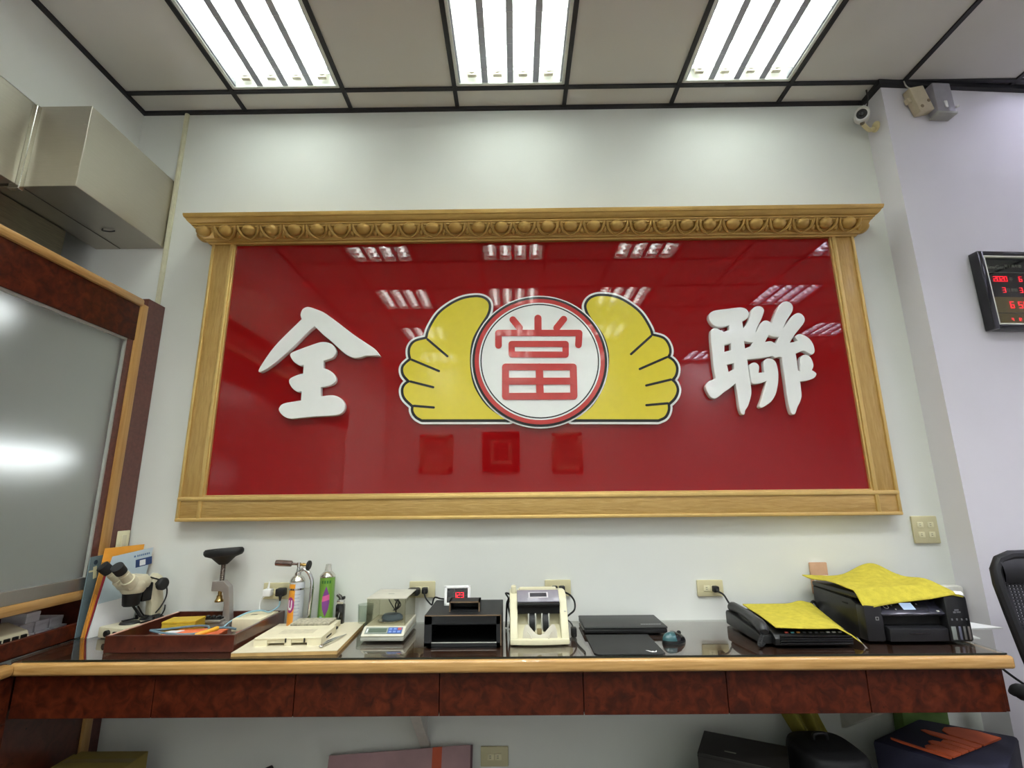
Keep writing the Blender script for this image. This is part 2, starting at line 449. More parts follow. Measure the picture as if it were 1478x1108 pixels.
for k, j in FIX:
    x, y = X0+G*k, Y1-2*G*j
    col = {0: 'left', 2: 'middle', 4: 'right', 7: 'second from the right', 9: 'rightmost'}[k]
    row = {0: 'first', 1: 'second', 2: 'third', 3: 'fourth', 4: 'fifth'}[j]
    lab = names.get((k, j), 'four-tube ceiling light, %s row from sign wall, %s column' % (row, col))
    cool = k >= 7
    src = cool0 if cool else warm0
    if src is None:
        o = make_light(x, y, cool, lab)
        if cool: cool0 = o
        else: warm0 = o
    else: dup(src, loc=(x+G/2, y-G/2, H), label=lab)
for o in [o for o in C.objects if o.name.startswith('ceiling_light')]:
    add_lamp(o, o.location.x > X0+6.5*G, o.location.y > Y1-G)
# two battens in the room behind the frosted glass
def batten(a, b, label):
    a = Vector(a); b = Vector(b)
    t = thing('batten_light', label, 'light', (a+b)/2, 'battens behind the frosted glass')
    up = Vector((-.05, 0, 0))
    obj('backplate', MB().box((a.x-.06, min(a.y, b.y), a.z-.03), (a.x-.03, max(a.y, b.y), a.z+.03), .004), hous_m, t)
    obj('tube', MB().cyl(a, b, .02, n=12), batten_m, t)
batten((-2.05, 1.25, 1.48), (-2.05, 2.25, 1.50), 'fluorescent batten glowing low behind the frosted glass')
batten((-2.06, 1.1, 2.04), (-2.06, 1.86, 2.04), 'fluorescent batten glowing behind the top of the frosted glass')

# ------------------------------------------------------------------ left: window partition
st = thing('partition', 'burl wood partition with a large frosted glass pane and light trim', 'partition', (-1.85, 2.0, 0))
XP = -1.815; yA = -.6
obj('head_panel', MB().box((-1.87, yA, 2.055), (XP, 2.257, 2.235), .002), burl, st, smooth=0)
obj('top_trim', MB().box((-1.872, yA, 2.228), (XP+.012, 2.268, 2.268), .012), oak, st)
obj('upright_trim', MB().box((-1.86, 2.252, .947), (XP+.006, 2.302, 2.246), .004), oak_v, st)
obj('inner_stile', MB().box((-1.86, 2.218, .995), (XP-.004, 2.252, 2.056)), plum, st, smooth=0)
obj('end_panel', MB().box((-1.86, 2.302, 0), (XP, W-.001, 2.287), .001), plum, st, smooth=0)
obj('glass_pane', MB().box((-1.842, yA, .99), (-1.834, 2.22, 2.06)), frost, st, smooth=0)
obj('glass_bead', MB().box((-1.834, yA, 2.044), (-1.822, 2.222, 2.056)).box((-1.834, 2.21, .997), (-1.822, 2.222, 2.046)), greyp, st, smooth=0)
obj('sill', MB().box((-1.872, yA, .948), (XP, 2.222, .997), .002), alu, st, smooth=0)
obj('ledge_trim', MB().box((-2.05, yA, .909), (XP+.004, 2.252, .949), .008), oak, st)
obj('riser', MB().box((-1.83, yA, .764), (-1.808, 2.25, .82), .002), burl, st, smooth=0)
obj('cubby_floor', MB().box((-2.08, yA, .755), (-1.83, 2.3, .768)).box((-2.1, yA, .768), (-2.08, 2.33, .909)).box((-2.08, 2.312, .755), (-1.832, 2.33, .909)), burl_d, st, smooth=0)
obj('lower_panel', MB().box((-1.86, yA, 0), (-1.7985, 2.302, .718)), burl_d, st, smooth=0)
obj('lower_trim', MB().box((-1.80, 2.29, 0), (-1.788, 2.335, .70), .003), oak_v, st)

sc = thing('side_counter', 'burl wood counter unit running along the left under the partition', 'counter', (-1.78, 1.2, 0))
obj('drawer_front', MB().box((-1.797, -.6, .567), (-1.77, 1.915, .714), .002), burl, sc, smooth=0)
obj('door', MB().box((-1.797, -.6, .03), (-1.769, 1.915, .562), .002), burl, sc, smooth=0)
obj('edge_trim', MB().box((-1.80, -.6, .717), (-1.752, 1.897, .759), .016), oak, sc)
obj('counter_top', MB().box((-1.806, -.6, .72), (-1.79, 1.9, .7555)), burl_d, sc, smooth=0)

# things in the cubby
bx = mat('grey_carton', '#dedee0', .7, var=.05)
bxs = [((-1.96, 2.085, .768), 'front box of the bottom row'), ((-1.96, 2.152, .768), 'second box of the bottom row'), ((-1.96, 2.232, .768), 'third box of the bottom row'),
       ((-1.965, 2.085, .806), 'front box of the middle row'), ((-1.965, 2.150, .806), 'second box of the middle row'), ((-1.965, 2.215, .806), 'last box of the middle row'), ((-1.97, 2.11, .844), 'single box on top of the stack')]
b0 = None
for (p, w_) in bxs:
    lab = 'small grey white carton in the dark cubby, '+w_
    if b0 is None:
        b0 = thing('small_carton', lab, 'box', p, 'small cartons in the cubby')
        obj('body', MB().box((p[0]-.05, p[1]-.029, p[2]), (p[0]+.05, p[1]+.029, p[2]+.031), .002), bx, b0, smooth=0)
        obj('lid', MB().box((p[0]-.051, p[1]-.030, p[2]+.024), (p[0]+.051, p[1]+.030, p[2]+.0375), .002), mat('grey_carton_lid', '#e6e6e8', .7), b0, smooth=0)
    else: dup(b0, loc=p, label=lab)
t = thing('tally_device', 'ivory desk device with a row of dark keys in the cubby at left edge', 'device', (-1.88, 1.9, .768))
obj('body', MB().prism([(-1.96, .768), (-1.85, .768), (-1.846, .80), (-1.86, .835), (-1.94, .862), (-1.96, .862)], 'Y', 1.70, 2.035, .006), ivory, t)
for i in range(9):
    y = 1.74+i*.032
    obj('key', MB().box((-1.852, y, .812), (-1.8435, y+.02, .826), .002), black, t)
obj('slot', MB().box((-1.851, 1.72, .785), (-1.8455, 2.02, .791)), dark, t)

# light switch on the plum end panel
t = thing('light_switch', 'cream light switch plate on the plum panel above the folders', 'switch', (-1.815, 2.365, 1.13))
obj('plate', MB().box((-1.8145, 2.335, 1.085), (-1.806, 2.405, 1.175), .003), cream, t)
obj('rocker', MB().box((-1.808, 2.358, 1.105), (-1.803, 2.384, 1.155), .002), ivory, t)

# ------------------------------------------------------------------ stainless ducts, top left
t = thing('duct', 'brushed stainless duct box ending at the sign wall', 'duct', (-2.05, 2.14, 2.62))
obj('body', MB().box((-2.235, 1.866, 2.622), (-1.866, W-.002, 3.022), .002), steel, t, smooth=0)
obj('seam', MB().box((-2.102, 1.88, 2.6195), (-2.098, 2.41, 2.6225)), mat('seam_dark', '#4a463c', .5), t, smooth=0)
for z in (2.72, 2.80, 2.93): obj('rivet', MB().ball((-1.882, 1.8655, z), (.004, .002, .004), 8), steel, t)
obj('hook', MB().tube(arc([(-2.03, 2.21, 2.622), (-2.03, 2.21, 2.612), (-2.0, 2.22, 2.611), (-1.985, 2.23, 2.62)]), .003, 6), black, t)
obj('corner_flange', MB().box((-2.135, 1.845, 2.60), (-2.088, 1.868, 3.016), .003), mat('bright_steel', '#d9d6cc', .18, metal=1, var=.1, stretch=(1, 1, 30)), t, smooth=0)
t = thing('duct', 'long stainless duct run coming toward the camera at the left edge', 'duct', (-2.3, .9, 2.62))
obj('body', MB().box((-2.5, -.3, 2.622), (-2.106, 1.845, 3.022), .002), steel, t, smooth=0)
t = thing('hood_box', 'dull steel housing below the ducts behind the partition top', 'duct', (-2.3, .9, 2.1))
obj('body', MB().box((-2.6, -.3, 2.1), (-2.225, 2.225, 2.618), .002), ramp_mat('dull_steel', [(.3, '#858074'), (.7, '#98937f')], 3, .35, metal=1.0, stretch=(4, 4, 60)), t, smooth=0)
obj('knob', MB().ball((-2.222, 1.98, 2.47), (.008, .012, .012), 10), black, t)

# thin cable cover in the corner
t = thing('cable_cover', 'thin cream cable cover running down the back wall at left', 'conduit', (-1.851, W, 2.1))
obj('strip', MB().box((-1.865, W-.014, 2.29), (-1.842, W, H-.012), .003), mat('cream_trunking', '#dcd8bb', .5), t)
obj('strip_lid', MB().box((-1.860, W-.017, 2.29), (-1.848, W-.0135, H-.012), .001), mat('cream_trunking', '#dcd8bb', .5), t)

# ------------------------------------------------------------------ outlines of the sign's lettering, in metres on the wall (x, z[, corner])
QUAN_ROOF = [(-1.257,1.923),(-1.254,1.937),(-1.23,1.984),(-1.202,2.031),(-1.167,2.078),(-1.113,2.139),(-1.068,2.189,1),(-1.075,2.209),(-1.074,2.226),(-1.066,2.244),(-1.05,2.253),(-1.033,2.253),(-1.003,2.243),(-0.961,2.225),(-0.919,2.196),(-0.864,2.154),(-0.801,2.105),(-0.74,2.063),(-0.699,2.035),(-0.679,2.016),(-0.663,1.993,1),(-0.697,1.994),(-0.736,1.994),(-0.755,1.987),(-0.781,1.983),(-0.804,1.987),(-0.827,1.998),(-0.855,2.02),(-0.904,2.065),(-0.953,2.106),(-0.999,2.15,1),(-1.032,2.118),(-1.08,2.063),(-1.128,2.013),(-1.176,1.966),(-1.218,1.933),(-1.243,1.919),(-1.254,1.918)]
QUAN_BODY = [(-1.109,2.003),(-1.102,2.015),(-1.071,2.029),(-1.027,2.046),(-0.969,2.066),(-0.937,2.067),(-0.91,2.058),(-0.892,2.041),(-0.882,2.017),(-0.886,2.0),(-0.898,1.985),(-0.92,1.977),(-0.941,1.97,1),(-0.938,1.934,1),(-0.913,1.925),(-0.889,1.908),(-0.875,1.886),(-0.875,1.867),(-0.889,1.852),(-0.914,1.843),(-0.944,1.838,1),(-0.941,1.793,1),(-0.91,1.797),(-0.878,1.797),(-0.849,1.786),(-0.831,1.769),(-0.821,1.749),(-0.823,1.726),(-0.834,1.71),(-0.853,1.701),(-0.884,1.697),(-0.96,1.694),(-1.042,1.687),(-1.079,1.685),(-1.105,1.693),(-1.127,1.71),(-1.139,1.728),(-1.137,1.742),(-1.127,1.755),(-1.106,1.763),(-1.068,1.769),(-1.036,1.774,1),(-1.037,1.817,1),(-1.056,1.816),(-1.076,1.828),(-1.092,1.846),(-1.102,1.866),(-1.1,1.881),(-1.085,1.892),(-1.06,1.902),(-1.037,1.908,1),(-1.038,1.95,1),(-1.057,1.948),(-1.081,1.962),(-1.099,1.982)]
LIAN = [(0.968,2.172),(0.972,2.189),(0.986,2.202),(1.009,2.21),(1.059,2.216),(1.11,2.222),(1.138,2.223),(1.159,2.215),(1.17,2.198),(1.168,2.183),(1.157,2.163),(1.133,2.149,1),(1.134,2.113,1),(1.154,2.137),(1.173,2.173),(1.181,2.2),(1.194,2.218),(1.214,2.229),(1.236,2.226),(1.248,2.211),(1.244,2.192),(1.227,2.156),(1.205,2.12),(1.193,2.092,1),(1.203,2.107),(1.222,2.136),(1.239,2.151),(1.258,2.152),(1.277,2.14,1),(1.291,2.168),(1.311,2.205),(1.331,2.234),(1.348,2.249),(1.368,2.253),(1.385,2.244),(1.394,2.225),(1.388,2.2),(1.37,2.174),(1.351,2.148),(1.331,2.112,1),(1.353,2.138),(1.378,2.167),(1.399,2.185),(1.419,2.19),(1.436,2.18),(1.444,2.16),(1.436,2.137),(1.414,2.111),(1.385,2.079),(1.354,2.037,1),(1.374,2.04),(1.393,2.046,1),(1.384,2.063),(1.392,2.075),(1.41,2.08),(1.433,2.072),(1.455,2.052),(1.467,2.026),(1.47,1.997),(1.464,1.981),(1.45,1.974),(1.436,1.982),(1.413,1.993),(1.375,1.98,1),(1.376,1.944),(1.375,1.894,1),(1.384,1.892,1),(1.39,1.925),(1.393,1.953),(1.404,1.969),(1.423,1.974),(1.443,1.962),(1.452,1.937),(1.452,1.915),(1.442,1.896,1),(1.456,1.886),(1.461,1.875),(1.449,1.858),(1.426,1.848),(1.402,1.843),(1.378,1.84,1),(1.377,1.806),(1.375,1.769),(1.363,1.739),(1.348,1.715),(1.333,1.684),(1.322,1.68),(1.313,1.688),(1.307,1.721),(1.305,1.776),(1.305,1.844),(1.304,1.92),(1.305,1.961,1),(1.29,1.964),(1.271,1.96),(1.26,1.968),(1.241,1.965),(1.204,1.959),(1.136,1.953,1),(1.136,1.896),(1.138,1.834),(1.137,1.79),(1.129,1.76),(1.113,1.723),(1.098,1.702),(1.092,1.684),(1.083,1.681),(1.075,1.69),(1.069,1.724),(1.068,1.779),(1.065,1.833,1),(1.035,1.81),(1.003,1.789),(0.98,1.771),(0.958,1.76),(0.938,1.769),(0.925,1.793),(0.919,1.818),(0.926,1.833),(0.939,1.847),(0.955,1.853),(0.971,1.861,1),(0.967,1.917),(0.967,1.987),(0.967,2.051),(0.971,2.097),(0.98,2.111),(0.996,2.116),(1.014,2.109),(1.035,2.096,1),(1.062,2.106,1),(1.066,2.128,1),(1.034,2.121),(1.006,2.123),(0.985,2.133),(0.972,2.153)]
LIAN_HOLE0 = [(1.032,2.028,1),(1.064,2.036,1),(1.062,2.002,1),(1.028,1.993,1)]
LIAN_HOLE1 = [(1.034,1.928,1),(1.068,1.935,1),(1.066,1.907,1),(1.038,1.892,1)]
LIAN_HOLE2 = [(1.131,2.046,1),(1.152,2.04),(1.173,2.039,1),(1.159,2.02,1),(1.131,2.01,1)]
LIAN_HOLE3 = [(1.255,2.076,1),(1.279,2.067),(1.304,2.065,1),(1.283,2.031,1),(1.263,2.045),(1.233,2.042,1)]
LIAN_TAIL = [(1.141,1.918),(1.149,1.931),(1.168,1.938),(1.183,1.93),(1.189,1.915),(1.183,1.886,1),(1.211,1.888,1),(1.211,1.914),(1.213,1.94),(1.225,1.953),(1.24,1.958),(1.261,1.952),(1.274,1.933),(1.278,1.895),(1.274,1.851),(1.265,1.814),(1.251,1.777),(1.229,1.746),(1.206,1.728),(1.177,1.713),(1.168,1.717),(1.167,1.726),(1.183,1.759),(1.2,1.802),(1.216,1.844,1),(1.189,1.834),(1.158,1.83),(1.142,1.837),(1.14,1.859),(1.14,1.89)]
HAND_L = [(-0.028,1.673,1),(-0.449,1.677,1),(-0.475,1.693),(-0.491,1.718),(-0.491,1.743,1),(-0.533,1.784),(-0.544,1.82),(-0.535,1.846),(-0.511,1.864,1),(-0.542,1.898),(-0.549,1.929),(-0.539,1.95),(-0.51,1.976,1),(-0.518,2.008),(-0.515,2.04),(-0.492,2.067),(-0.436,2.082,1),(-0.422,2.136),(-0.382,2.207),(-0.326,2.256),(-0.264,2.288),(-0.201,2.299),(-0.159,2.293),(-0.133,2.27),(-0.13,2.237),(-0.143,2.198),(-0.179,2.139),(-0.21,2.074),(-0.221,1.999),(-0.218,1.915),(-0.198,1.832),(-0.147,1.75),(-0.087,1.698)]
HAND_R = [(0.269,1.67,1),(0.683,1.665,1),(0.714,1.68),(0.731,1.71),(0.733,1.74,1),(0.766,1.77),(0.782,1.805),(0.776,1.836),(0.758,1.857,1),(0.78,1.883),(0.788,1.919),(0.775,1.951),(0.747,1.972,1),(0.761,1.998),(0.757,2.035),(0.734,2.068),(0.679,2.085,1),(0.671,2.123),(0.635,2.194),(0.586,2.244),(0.521,2.284),(0.448,2.298),(0.396,2.288),(0.368,2.258),(0.367,2.225),(0.386,2.181),(0.419,2.131),(0.448,2.077),(0.464,2.002),(0.46,1.928),(0.435,1.835),(0.381,1.744),(0.329,1.699)]
CREASE_L = [[(-0.491,1.743),(-0.394,1.734)],[(-0.511,1.864),(-0.399,1.834)],[(-0.51,1.975),(-0.373,1.915)],[(-0.434,2.079),(-0.333,1.99)]]
CREASE_R = [[(0.734,1.742),(0.631,1.734)],[(0.758,1.859),(0.637,1.831)],[(0.747,1.972),(0.611,1.914)],[(0.678,2.082),(0.573,1.99)]]
DANG = [[(0.118,2.181),(0.117,2.119)],[(-0.008,2.175),(0.025,2.131)],[(0.247,2.174),(0.21,2.128)],[(-0.08,2.04),(-0.08,2.105),(0.321,2.1),(0.315,2.038)],[(-0.015,2.047),(0.252,2.044),(0.25,1.989),(-0.015,1.993),(-0.015,2.047)],[(-0.046,1.93),(0.285,1.926),(0.283,1.781),(-0.047,1.783),(-0.046,1.93)],[(0.119,1.928),(0.12,1.783)],[(-0.047,1.858),(0.284,1.855)]]

# ------------------------------------------------------------------ the big framed sign
sg = thing('framed_sign', 'wide gilt framed sign with glossy red panel, white characters and yellow hands emblem', 'sign', (.09, W, 1.21))
SL, SR, SB, ST = -1.578, 1.767, 1.212, 2.617
obj('red_panel', MB().box((-1.475, 2.379, 1.315), (1.66, 2.409, 2.62)), red_glass, sg, smooth=0)
def rail(name, mtl, a, b):
    o = obj(name, MB().box(a, b, .004), mtl, sg)
    return o
r_ = rail('frame_upright', gold_v, (SL+.004, 2.368, SB), (-1.462, W-.002, ST))
e = MB()
for x0, x1 in ((SL, SL+.016), (-1.482, -1.462)): e.box((x0, 2.360, SB+.01), (x1, 2.372, ST), .005)
e.box((-1.464, 2.366, 1.32), (-1.454, 2.385, ST), .003)
obj('beading', e, gold_b, r_)
r_ = rail('frame_upright', gold_v, (1.652, 2.368, SB), (SR-.004, W-.002, ST))
e = MB()
for x0, x1 in ((1.652, 1.672), (SR-.016, SR)): e.box((x0, 2.360, SB+.01), (x1, 2.372, ST), .005)
e.box((1.642, 2.366, 1.32), (1.652, 2.385, ST), .003)
obj('beading', e, gold_b, r_)
r_ = rail('bottom_rail', gold_h, (SL+.004, 2.366, SB+.004), (SR-.004, W-.002, 1.322))
e = MB()
for z0, z1 in ((SB, SB+.016), (1.304, 1.324)): e.box((SL, 2.358, z0), (SR, 2.372, z1), .005)
e.box((-1.46, 2.364, 1.322), (1.65, 2.385, 1.331), .003)
obj('beading', e, gold_b, r_)
# cornice: one moulding profile swept round three sides with mitred returns
prof = [(0, 2.610), (.010, 2.610), (.014, 2.618), (.022, 2.620), (.026, 2.628), (.034, 2.632), (.050, 2.652), (.060, 2.672), (.066, 2.676), (.068, 2.684), (.074, 2.685), (.076, 2.692), (.083, 2.694), (.092, 2.704), (.097, 2.714), (.102, 2.716), (.106, 2.728), (.106, 2.736), (0, 2.736)]
m = MB(); rows = []
for q, z in prof:
    rows.append([m.bm.verts.new(p) for p in ((SL-q, W-.001, z), (SL-q, 2.369-q, z), (SR+q, 2.369-q, z), (SR+q, W-.001, z))])
for a, b in zip(rows, rows[1:]):
    for i in range(3): m.bm.faces.new((a[i], a[i+1], b[i+1], b[i]))
m.bm.faces.new([r[0] for r in rows]); m.bm.faces.new([r[3] for r in rows][::-1])
m.bm.faces.new((rows[0][0], rows[0][1], rows[0][2], rows[0][3])); m.bm.faces.new((rows[-1][0], rows[-1][1], rows[-1][2], rows[-1][3]))
cornice = obj('cornice', m, gold_p, sg, smooth=20)
# egg-and-dart row lying on the sloping face
tilt = Matrix.Rotation(math.radians(45), 4, 'X')
def egg_mesh():
    m = MB()
    m.ball((0, 0, .004), (.038, .022, .030), 16)
    return m
def husk_mesh():
    m = MB()
    for s in (-1, 1):
        pts = [(s*.052, -.004, .032), (s*.050, -.009, .010), (s*.040, -.013, -.012), (s*.022, -.013, -.030), (0, -.010, -.041)]
        m.tube(arc(pts, 3), [.0035, .006, .0075, .0085, .008, .008, .0075, .007, .006, .005, .004, .003, .003][:13], 6)
    return m
def dart_mesh():
    m = MB()
    m.ball((.059, -.004, -.016), (.012, .010, .018), 8)
    for s in (-1, 1): m.ball((.059+s*.007, 0, .014), (.004, .005, .014), 8, Matrix.Rotation(s*.35, 4, 'Y'))
    return m
ex0 = -.888-.1182*6
proto = {}
for nm, fn in (('egg_ornament', egg_mesh), ('husk_ornament', husk_mesh), ('dart_ornament', dart_mesh)):
    me = finish(fn(), nm, gold_p, 40); me.transform(tilt); proto[nm] = me
for k in range(31):
    x = ex0+.1182*k
    if x < SL-.05 or x > SR+.04: continue
    for nm in proto:
        if nm == 'dart_ornament' and x+.06 > SR+.05: continue
        if nm == 'husk_ornament' and (x < SL+.01 or x > SR-.01): continue
        o = bpy.data.objects.new(nm, proto[nm]); C.objects.link(o); o.parent = sg; o.location = Vector((x, 2.313, 2.657))-ORG[sg]; ORG[o] = ORG[sg]
# end ornaments on the two returns
for x in (SL-.056, SR+.056):
    o = bpy.data.objects.new('egg_ornament', proto['egg_ornament']); C.objects.link(o); o.parent = sg; o.rotation_euler = (0, 0, PI/2 if x > 0 else -PI/2); o.location = Vector((x, 2.37, 2.657))-ORG[sg]; ORG[o] = ORG[sg]

# the two white characters, thick acrylic cut-outs
def letters(name, groups, y0, y1, mtl, parent, label=None, bev=.003):
    m = MB()
    for loops in groups:
        me, M = filled(loops, y0, y1, bev); m.join(me, M)
    o = obj(name, m, mtl, parent, smooth=40)
    if label: o['label'] = label
    return o
letters('character', [[smoothed(QUAN_ROOF)], [smoothed(QUAN_BODY)]], 2.350, 2.379, white_letter, sg, 'white cut-out character at left')
letters('character', [[smoothed(LIAN), smoothed(LIAN_HOLE0), smoothed(LIAN_HOLE1), smoothed(LIAN_HOLE2), smoothed(LIAN_HOLE3)], [smoothed(LIAN_TAIL)]], 2.350, 2.379, white_letter, sg, 'white cut-out character at right')
# the emblem between them
hl, hr = smoothed(HAND_L), smoothed(HAND_R)
DX, DZ = .122, 1.965
circ = lambda r, n=72: [Vector((DX+r*math.cos(2*PI*i/n), DZ+r*math.sin(2*PI*i/n))) for i in range(n)]
m = MB()
for l in (hl, hr):
    m.strip(l, .046, 2.3638, 2.379, True)
    me, M = filled([l], 2.3640, 2.379); m.join(me, M)
me, M = filled([circ(.338)], 2.3608, 2.379); m.join(me, M)
em = obj('emblem', m, white_letter, sg, smooth=40); em['label'] = 'emblem of two yellow hands around a red ring'
for l in (hl, hr): obj('outline', MB().strip(l, .026, 2.3628, 2.3645, True), blk_print, em, smooth=0)
for l in (hl, hr):
    me, M = filled([l], 2.3619, 2.3635); obj('hand', MB().join(me, M), yel_print, em, smooth=0)
grn = mat('shade_print', '#9a9a4a', .3, coat=.6)
inner = mat('light_edge_print', '#ece36a', .3, coat=.6)
# the printed darker rim inside each hand (lower and inner side)
ins = lambda l, d: [p+(Vector(((l[(i+1) % len(l)]-l[i-1]).y, -(l[(i+1) % len(l)]-l[i-1]).x)).normalized()*d if (l[(i+1) % len(l)]-l[i-1]).length > 1e-6 else Vector((0, 0))) for i, p in enumerate(l)]
for c in CREASE_L+CREASE_R:
    obj('finger_line', MB().strip(c, .0115, 2.3612, 2.3625), blk_print, em, smooth=0)
def ring(name, r0, r1, y0, mtl):
    me, M = filled([circ(r1), circ(r0)] if r0 else [circ(r1)], y0, 2.3615); return obj(name, MB().join(me, M), mtl, em, smooth=30)
ring('ring', .302, .331, 2.3576, blk_print)
ring('ring', .292, .3195, 2.3570, red_print)
ring('disc', 0, .2985, 2.3562, white_letter)
ring('ring', .2855, .2915, 2.3556, blk_print)
for i, c in enumerate(DANG):
    closed = len(c) == 5 and (Vector(c[0])-Vector(c[-1])).length < .001
    w_ = [.036, .034, .034, .033, .031, .034, .036, .034][i]
    obj('stroke', MB().strip(c, w_, 2.3548-.00045*i, 2.3558, closed), red_print, em, smooth=0)

# ------------------------------------------------------------------ the long desk
dk = thing('wall_desk', 'long wall-hung burl wood desk with glass top and light bullnose edge', 'desk', (0, 2.15, .57))
obj('worktop', MB().box((-1.79, 1.915, .722), (1.70, W-.002, .7555), .001), top_m, dk, smooth=0)
obj('glass_top', MB().box((-1.79, 1.912, .7562), (1.703, W-.003, .764), .001), desk_glass, dk, smooth=0)
obj('glass_edge', MB().box((-1.75, 1.9105, .7562), (1.703, 1.9122, .7636)), mat('glass_edge_green', '#1c241e', .15, coat=.5), dk, smooth=0)
obj('edge_trim', MB().box((-1.778, 1.893, .716), (1.712, 1.9155, .758), .0105, seg=4).box((1.690, 1.90, .716), (1.712, W-.004, .758), .0105, seg=4), oak, dk)
sx = [-1.768, -1.272, -.78, -.275, .225, .722, 1.208, 1.668]
for a, b in zip(sx, sx[1:]):
    obj('drawer_front', MB().box((a+.0015, 1.917, .577), (b-.0015, 1.937, .713), .0015), burl, dk, smooth=0)
cs = MB()
for a in sx[1:-1]: cs.box((a-.008, 1.94, .585), (a+.008, 2.395, .722))
cs.box((-1.77, 2.395, .585), (1.665, 2.41, .722))
obj('carcase', cs, burl_d, dk, smooth=0)
obj('end_panel', MB().box((1.6685, 1.922, .577), (1.684, W-.004, .716), .001), burl, dk, smooth=0)
obj('bottom_board', MB().box((-1.76, 1.94, .579), (1.668, W-.005, .587)), mat('dark_underside', '#3a2a20', .6), dk, smooth=0)

br = mat('bracket_white', '#d8d6cc', .5)
t0 = thing('shelf_bracket', 'white wall bracket under the middle of the desk', 'bracket', (-.40, W, .5), 'desk brackets')
obj('plate', MB().prism([(W-.001, .578), (2.06, .578), (W-.001, .27)], 'X', -.406, -.394), br, t0, smooth=0)
obj('flange', MB().prism([(2.04, .578), (2.06, .578), (W-.001, .285), (W-.001, .262)], 'X', -.42, -.38), br, t0, smooth=0)
t0 = thing('support_panel', 'white triangular support panel under the right end of desk', 'bracket', (1.395, W, .5))
obj('plate', MB().prism([(W-.001, .578), (2.0, .578), (W-.001, .33)], 'X', 1.385, 1.405), br, t0, smooth=0)

# ------------------------------------------------------------------ fittings on the walls
def outlet(x, z, label, w=.118, h=.07, sockets=((-.016, 0), (.016, 0)), grp='outlets'):
    t = thing('wall_outlet', label, 'outlet', (x, W, z), grp)
    obj('plate', MB().box((x-w/2, W-.012, z-h/2), (x+w/2, W-.001, z+h/2), .004), cream_o, t)
    for sx_, sz in sockets:
        s_ = obj('socket', MB().box((x+sx_-.0145, W-.0145, z+sz-.0125), (x+sx_+.0145, W-.011, z+sz+.0125), .002), cream, t)
        obj('slot', MB().box((x+sx_-.006, W-.0150, z+sz+.003), (x+sx_+.002, W-.0140, z+sz+.0045)).box((x+sx_-.006, W-.0150, z+sz-.0045), (x+sx_+.002, W-.0140, z+sz-.003)), dark, s_, smooth=0)
    return t
cream_o = mat('outlet_cream', '#cfc79f', .45, var=.02)
outlet(-1.10, .902, 'cream wall outlet behind the gas torch, with white and black plugs')
outlet(-.433, .903, 'cream wall outlet behind the weighing scale, with a black adapter')
outlet(.184, .904, 'cream wall outlet behind the money counter, with two black plugs')
outlet(.874, .898, 'cream wall outlet between laptop and fax, with one black plug')
outlet(-.105, .235, 'cream wall outlet low on the wall under the desk', h=.075)
outlet(1.893, 1.144, 'square cream four-socket wall plate right below the sign corner', w=.118, h=.122, sockets=((-.024, .022), (.024, .022), (-.024, -.022), (.024, -.022)))
t = thing('wall_outlet', 'peach wall plate half hidden behind the printer towel', 'outlet', (1.375, W, .95))
obj('plate', MB().box((1.335, W-.012, .87), (1.415, W-.001, 1.005), .004), mat('peach_plate', '#c9a183', .5), t)
obj('cover', MB().box((1.345, W-.03, .875), (1.41, W-.012, .95), .004), white_p, t)
# plugs and cords
def plug(label, x, z, path, r=.0035, size=.013, mtl=None, group=None):
    t = thing('cable', label, 'cord', (x, W-.015, z), 'mains cables')
    mm = mtl or black
    b_ = MB().box((x-size, W-.045, z-size), (x+size, W-.0155, z+size), .005)
    b_.tube([(x, W-.045, z), (x, W-.056, z-.006)], [.007, .004], 8)
    obj('plug', b_, mm, t)
    obj('cord', MB().tube(arc([(x, W-.055, z-.006)]+path), r, 7), mm, t)
    return t
blue_c = mat('light_blue_cord', '#8fb6c4', .5)
t = thing('cable', 'light blue cord from a black plug down into the wooden tray', 'cord', (-1.08, W-.015, .9), 'mains cables')
obj('plug', MB().box((-1.085, W-.055, .885), (-1.045, W-.0155, .918), .006).tube([(-1.06, W-.05, .89), (-1.058, W-.055, .868)], [.008, .004], 8), black, t)
obj('cord', MB().tube(arc([(-1.058, W-.055, .868), (-1.062, 2.36, .845), (-1.085, 2.33, .83), (-1.115, 2.31, .840), (-1.16, 2.28, .836), (-1.20, 2.245, .815), (-1.225, 2.215, .789)]), .0035, 7), blue_c, t)
t = thing('white_adapter', 'small white plug adapter in the outlet left of the gas torch', 'plug', (-1.125, W-.015, .9))
obj('body', MB().box((-1.143, W-.05, .885), (-1.108, W-.0155, .915), .004), white_p, t)
obj('cord', MB().tube(arc([(-1.135, W-.045, .885), (-1.15, W-.04, .872), (-1.152, W-.045, .84), (-1.14, W-.05, .80), (-1.13, W-.05, .77)]), .003, 6), white_p, t)
obj('prong_cover', MB().cyl((-1.125, W-.035, .912), (-1.122, W-.035, .945), .006, .003, 10), white_p, t)
t = thing('power_adapter', 'chunky black power adapter above the weighing scale', 'plug', (-.46, W-.015, .905))
obj('body', MB().box((-.492, W-.075, .885), (-.438, W-.0155, .915), .008), black, t)
obj('cord', MB().tube(arc([(-.485, W-.06, .888), (-.52, W-.05, .88), (-.54, W-.06, .85), (-.53, W-.06, .80), (-.50, W-.05, .768)]), .003, 6), black, t)
plug('black cord from the scale outlet to the black box', -.417, .902, [(-.405, 2.36, .872), (-.385, 2.36, .85), (-.378, 2.36, .85), (-.365, 2.345, .88), (-.33, 2.325, .878), (-.26, 2.30, .878)], .0035)
plug('black cord leaving the left socket behind the money counter', .168, .904, [(.172, 2.352, .88), (.178, 2.345, .84), (.185, 2.34, .80), (.19, 2.34, .768)], .0035)
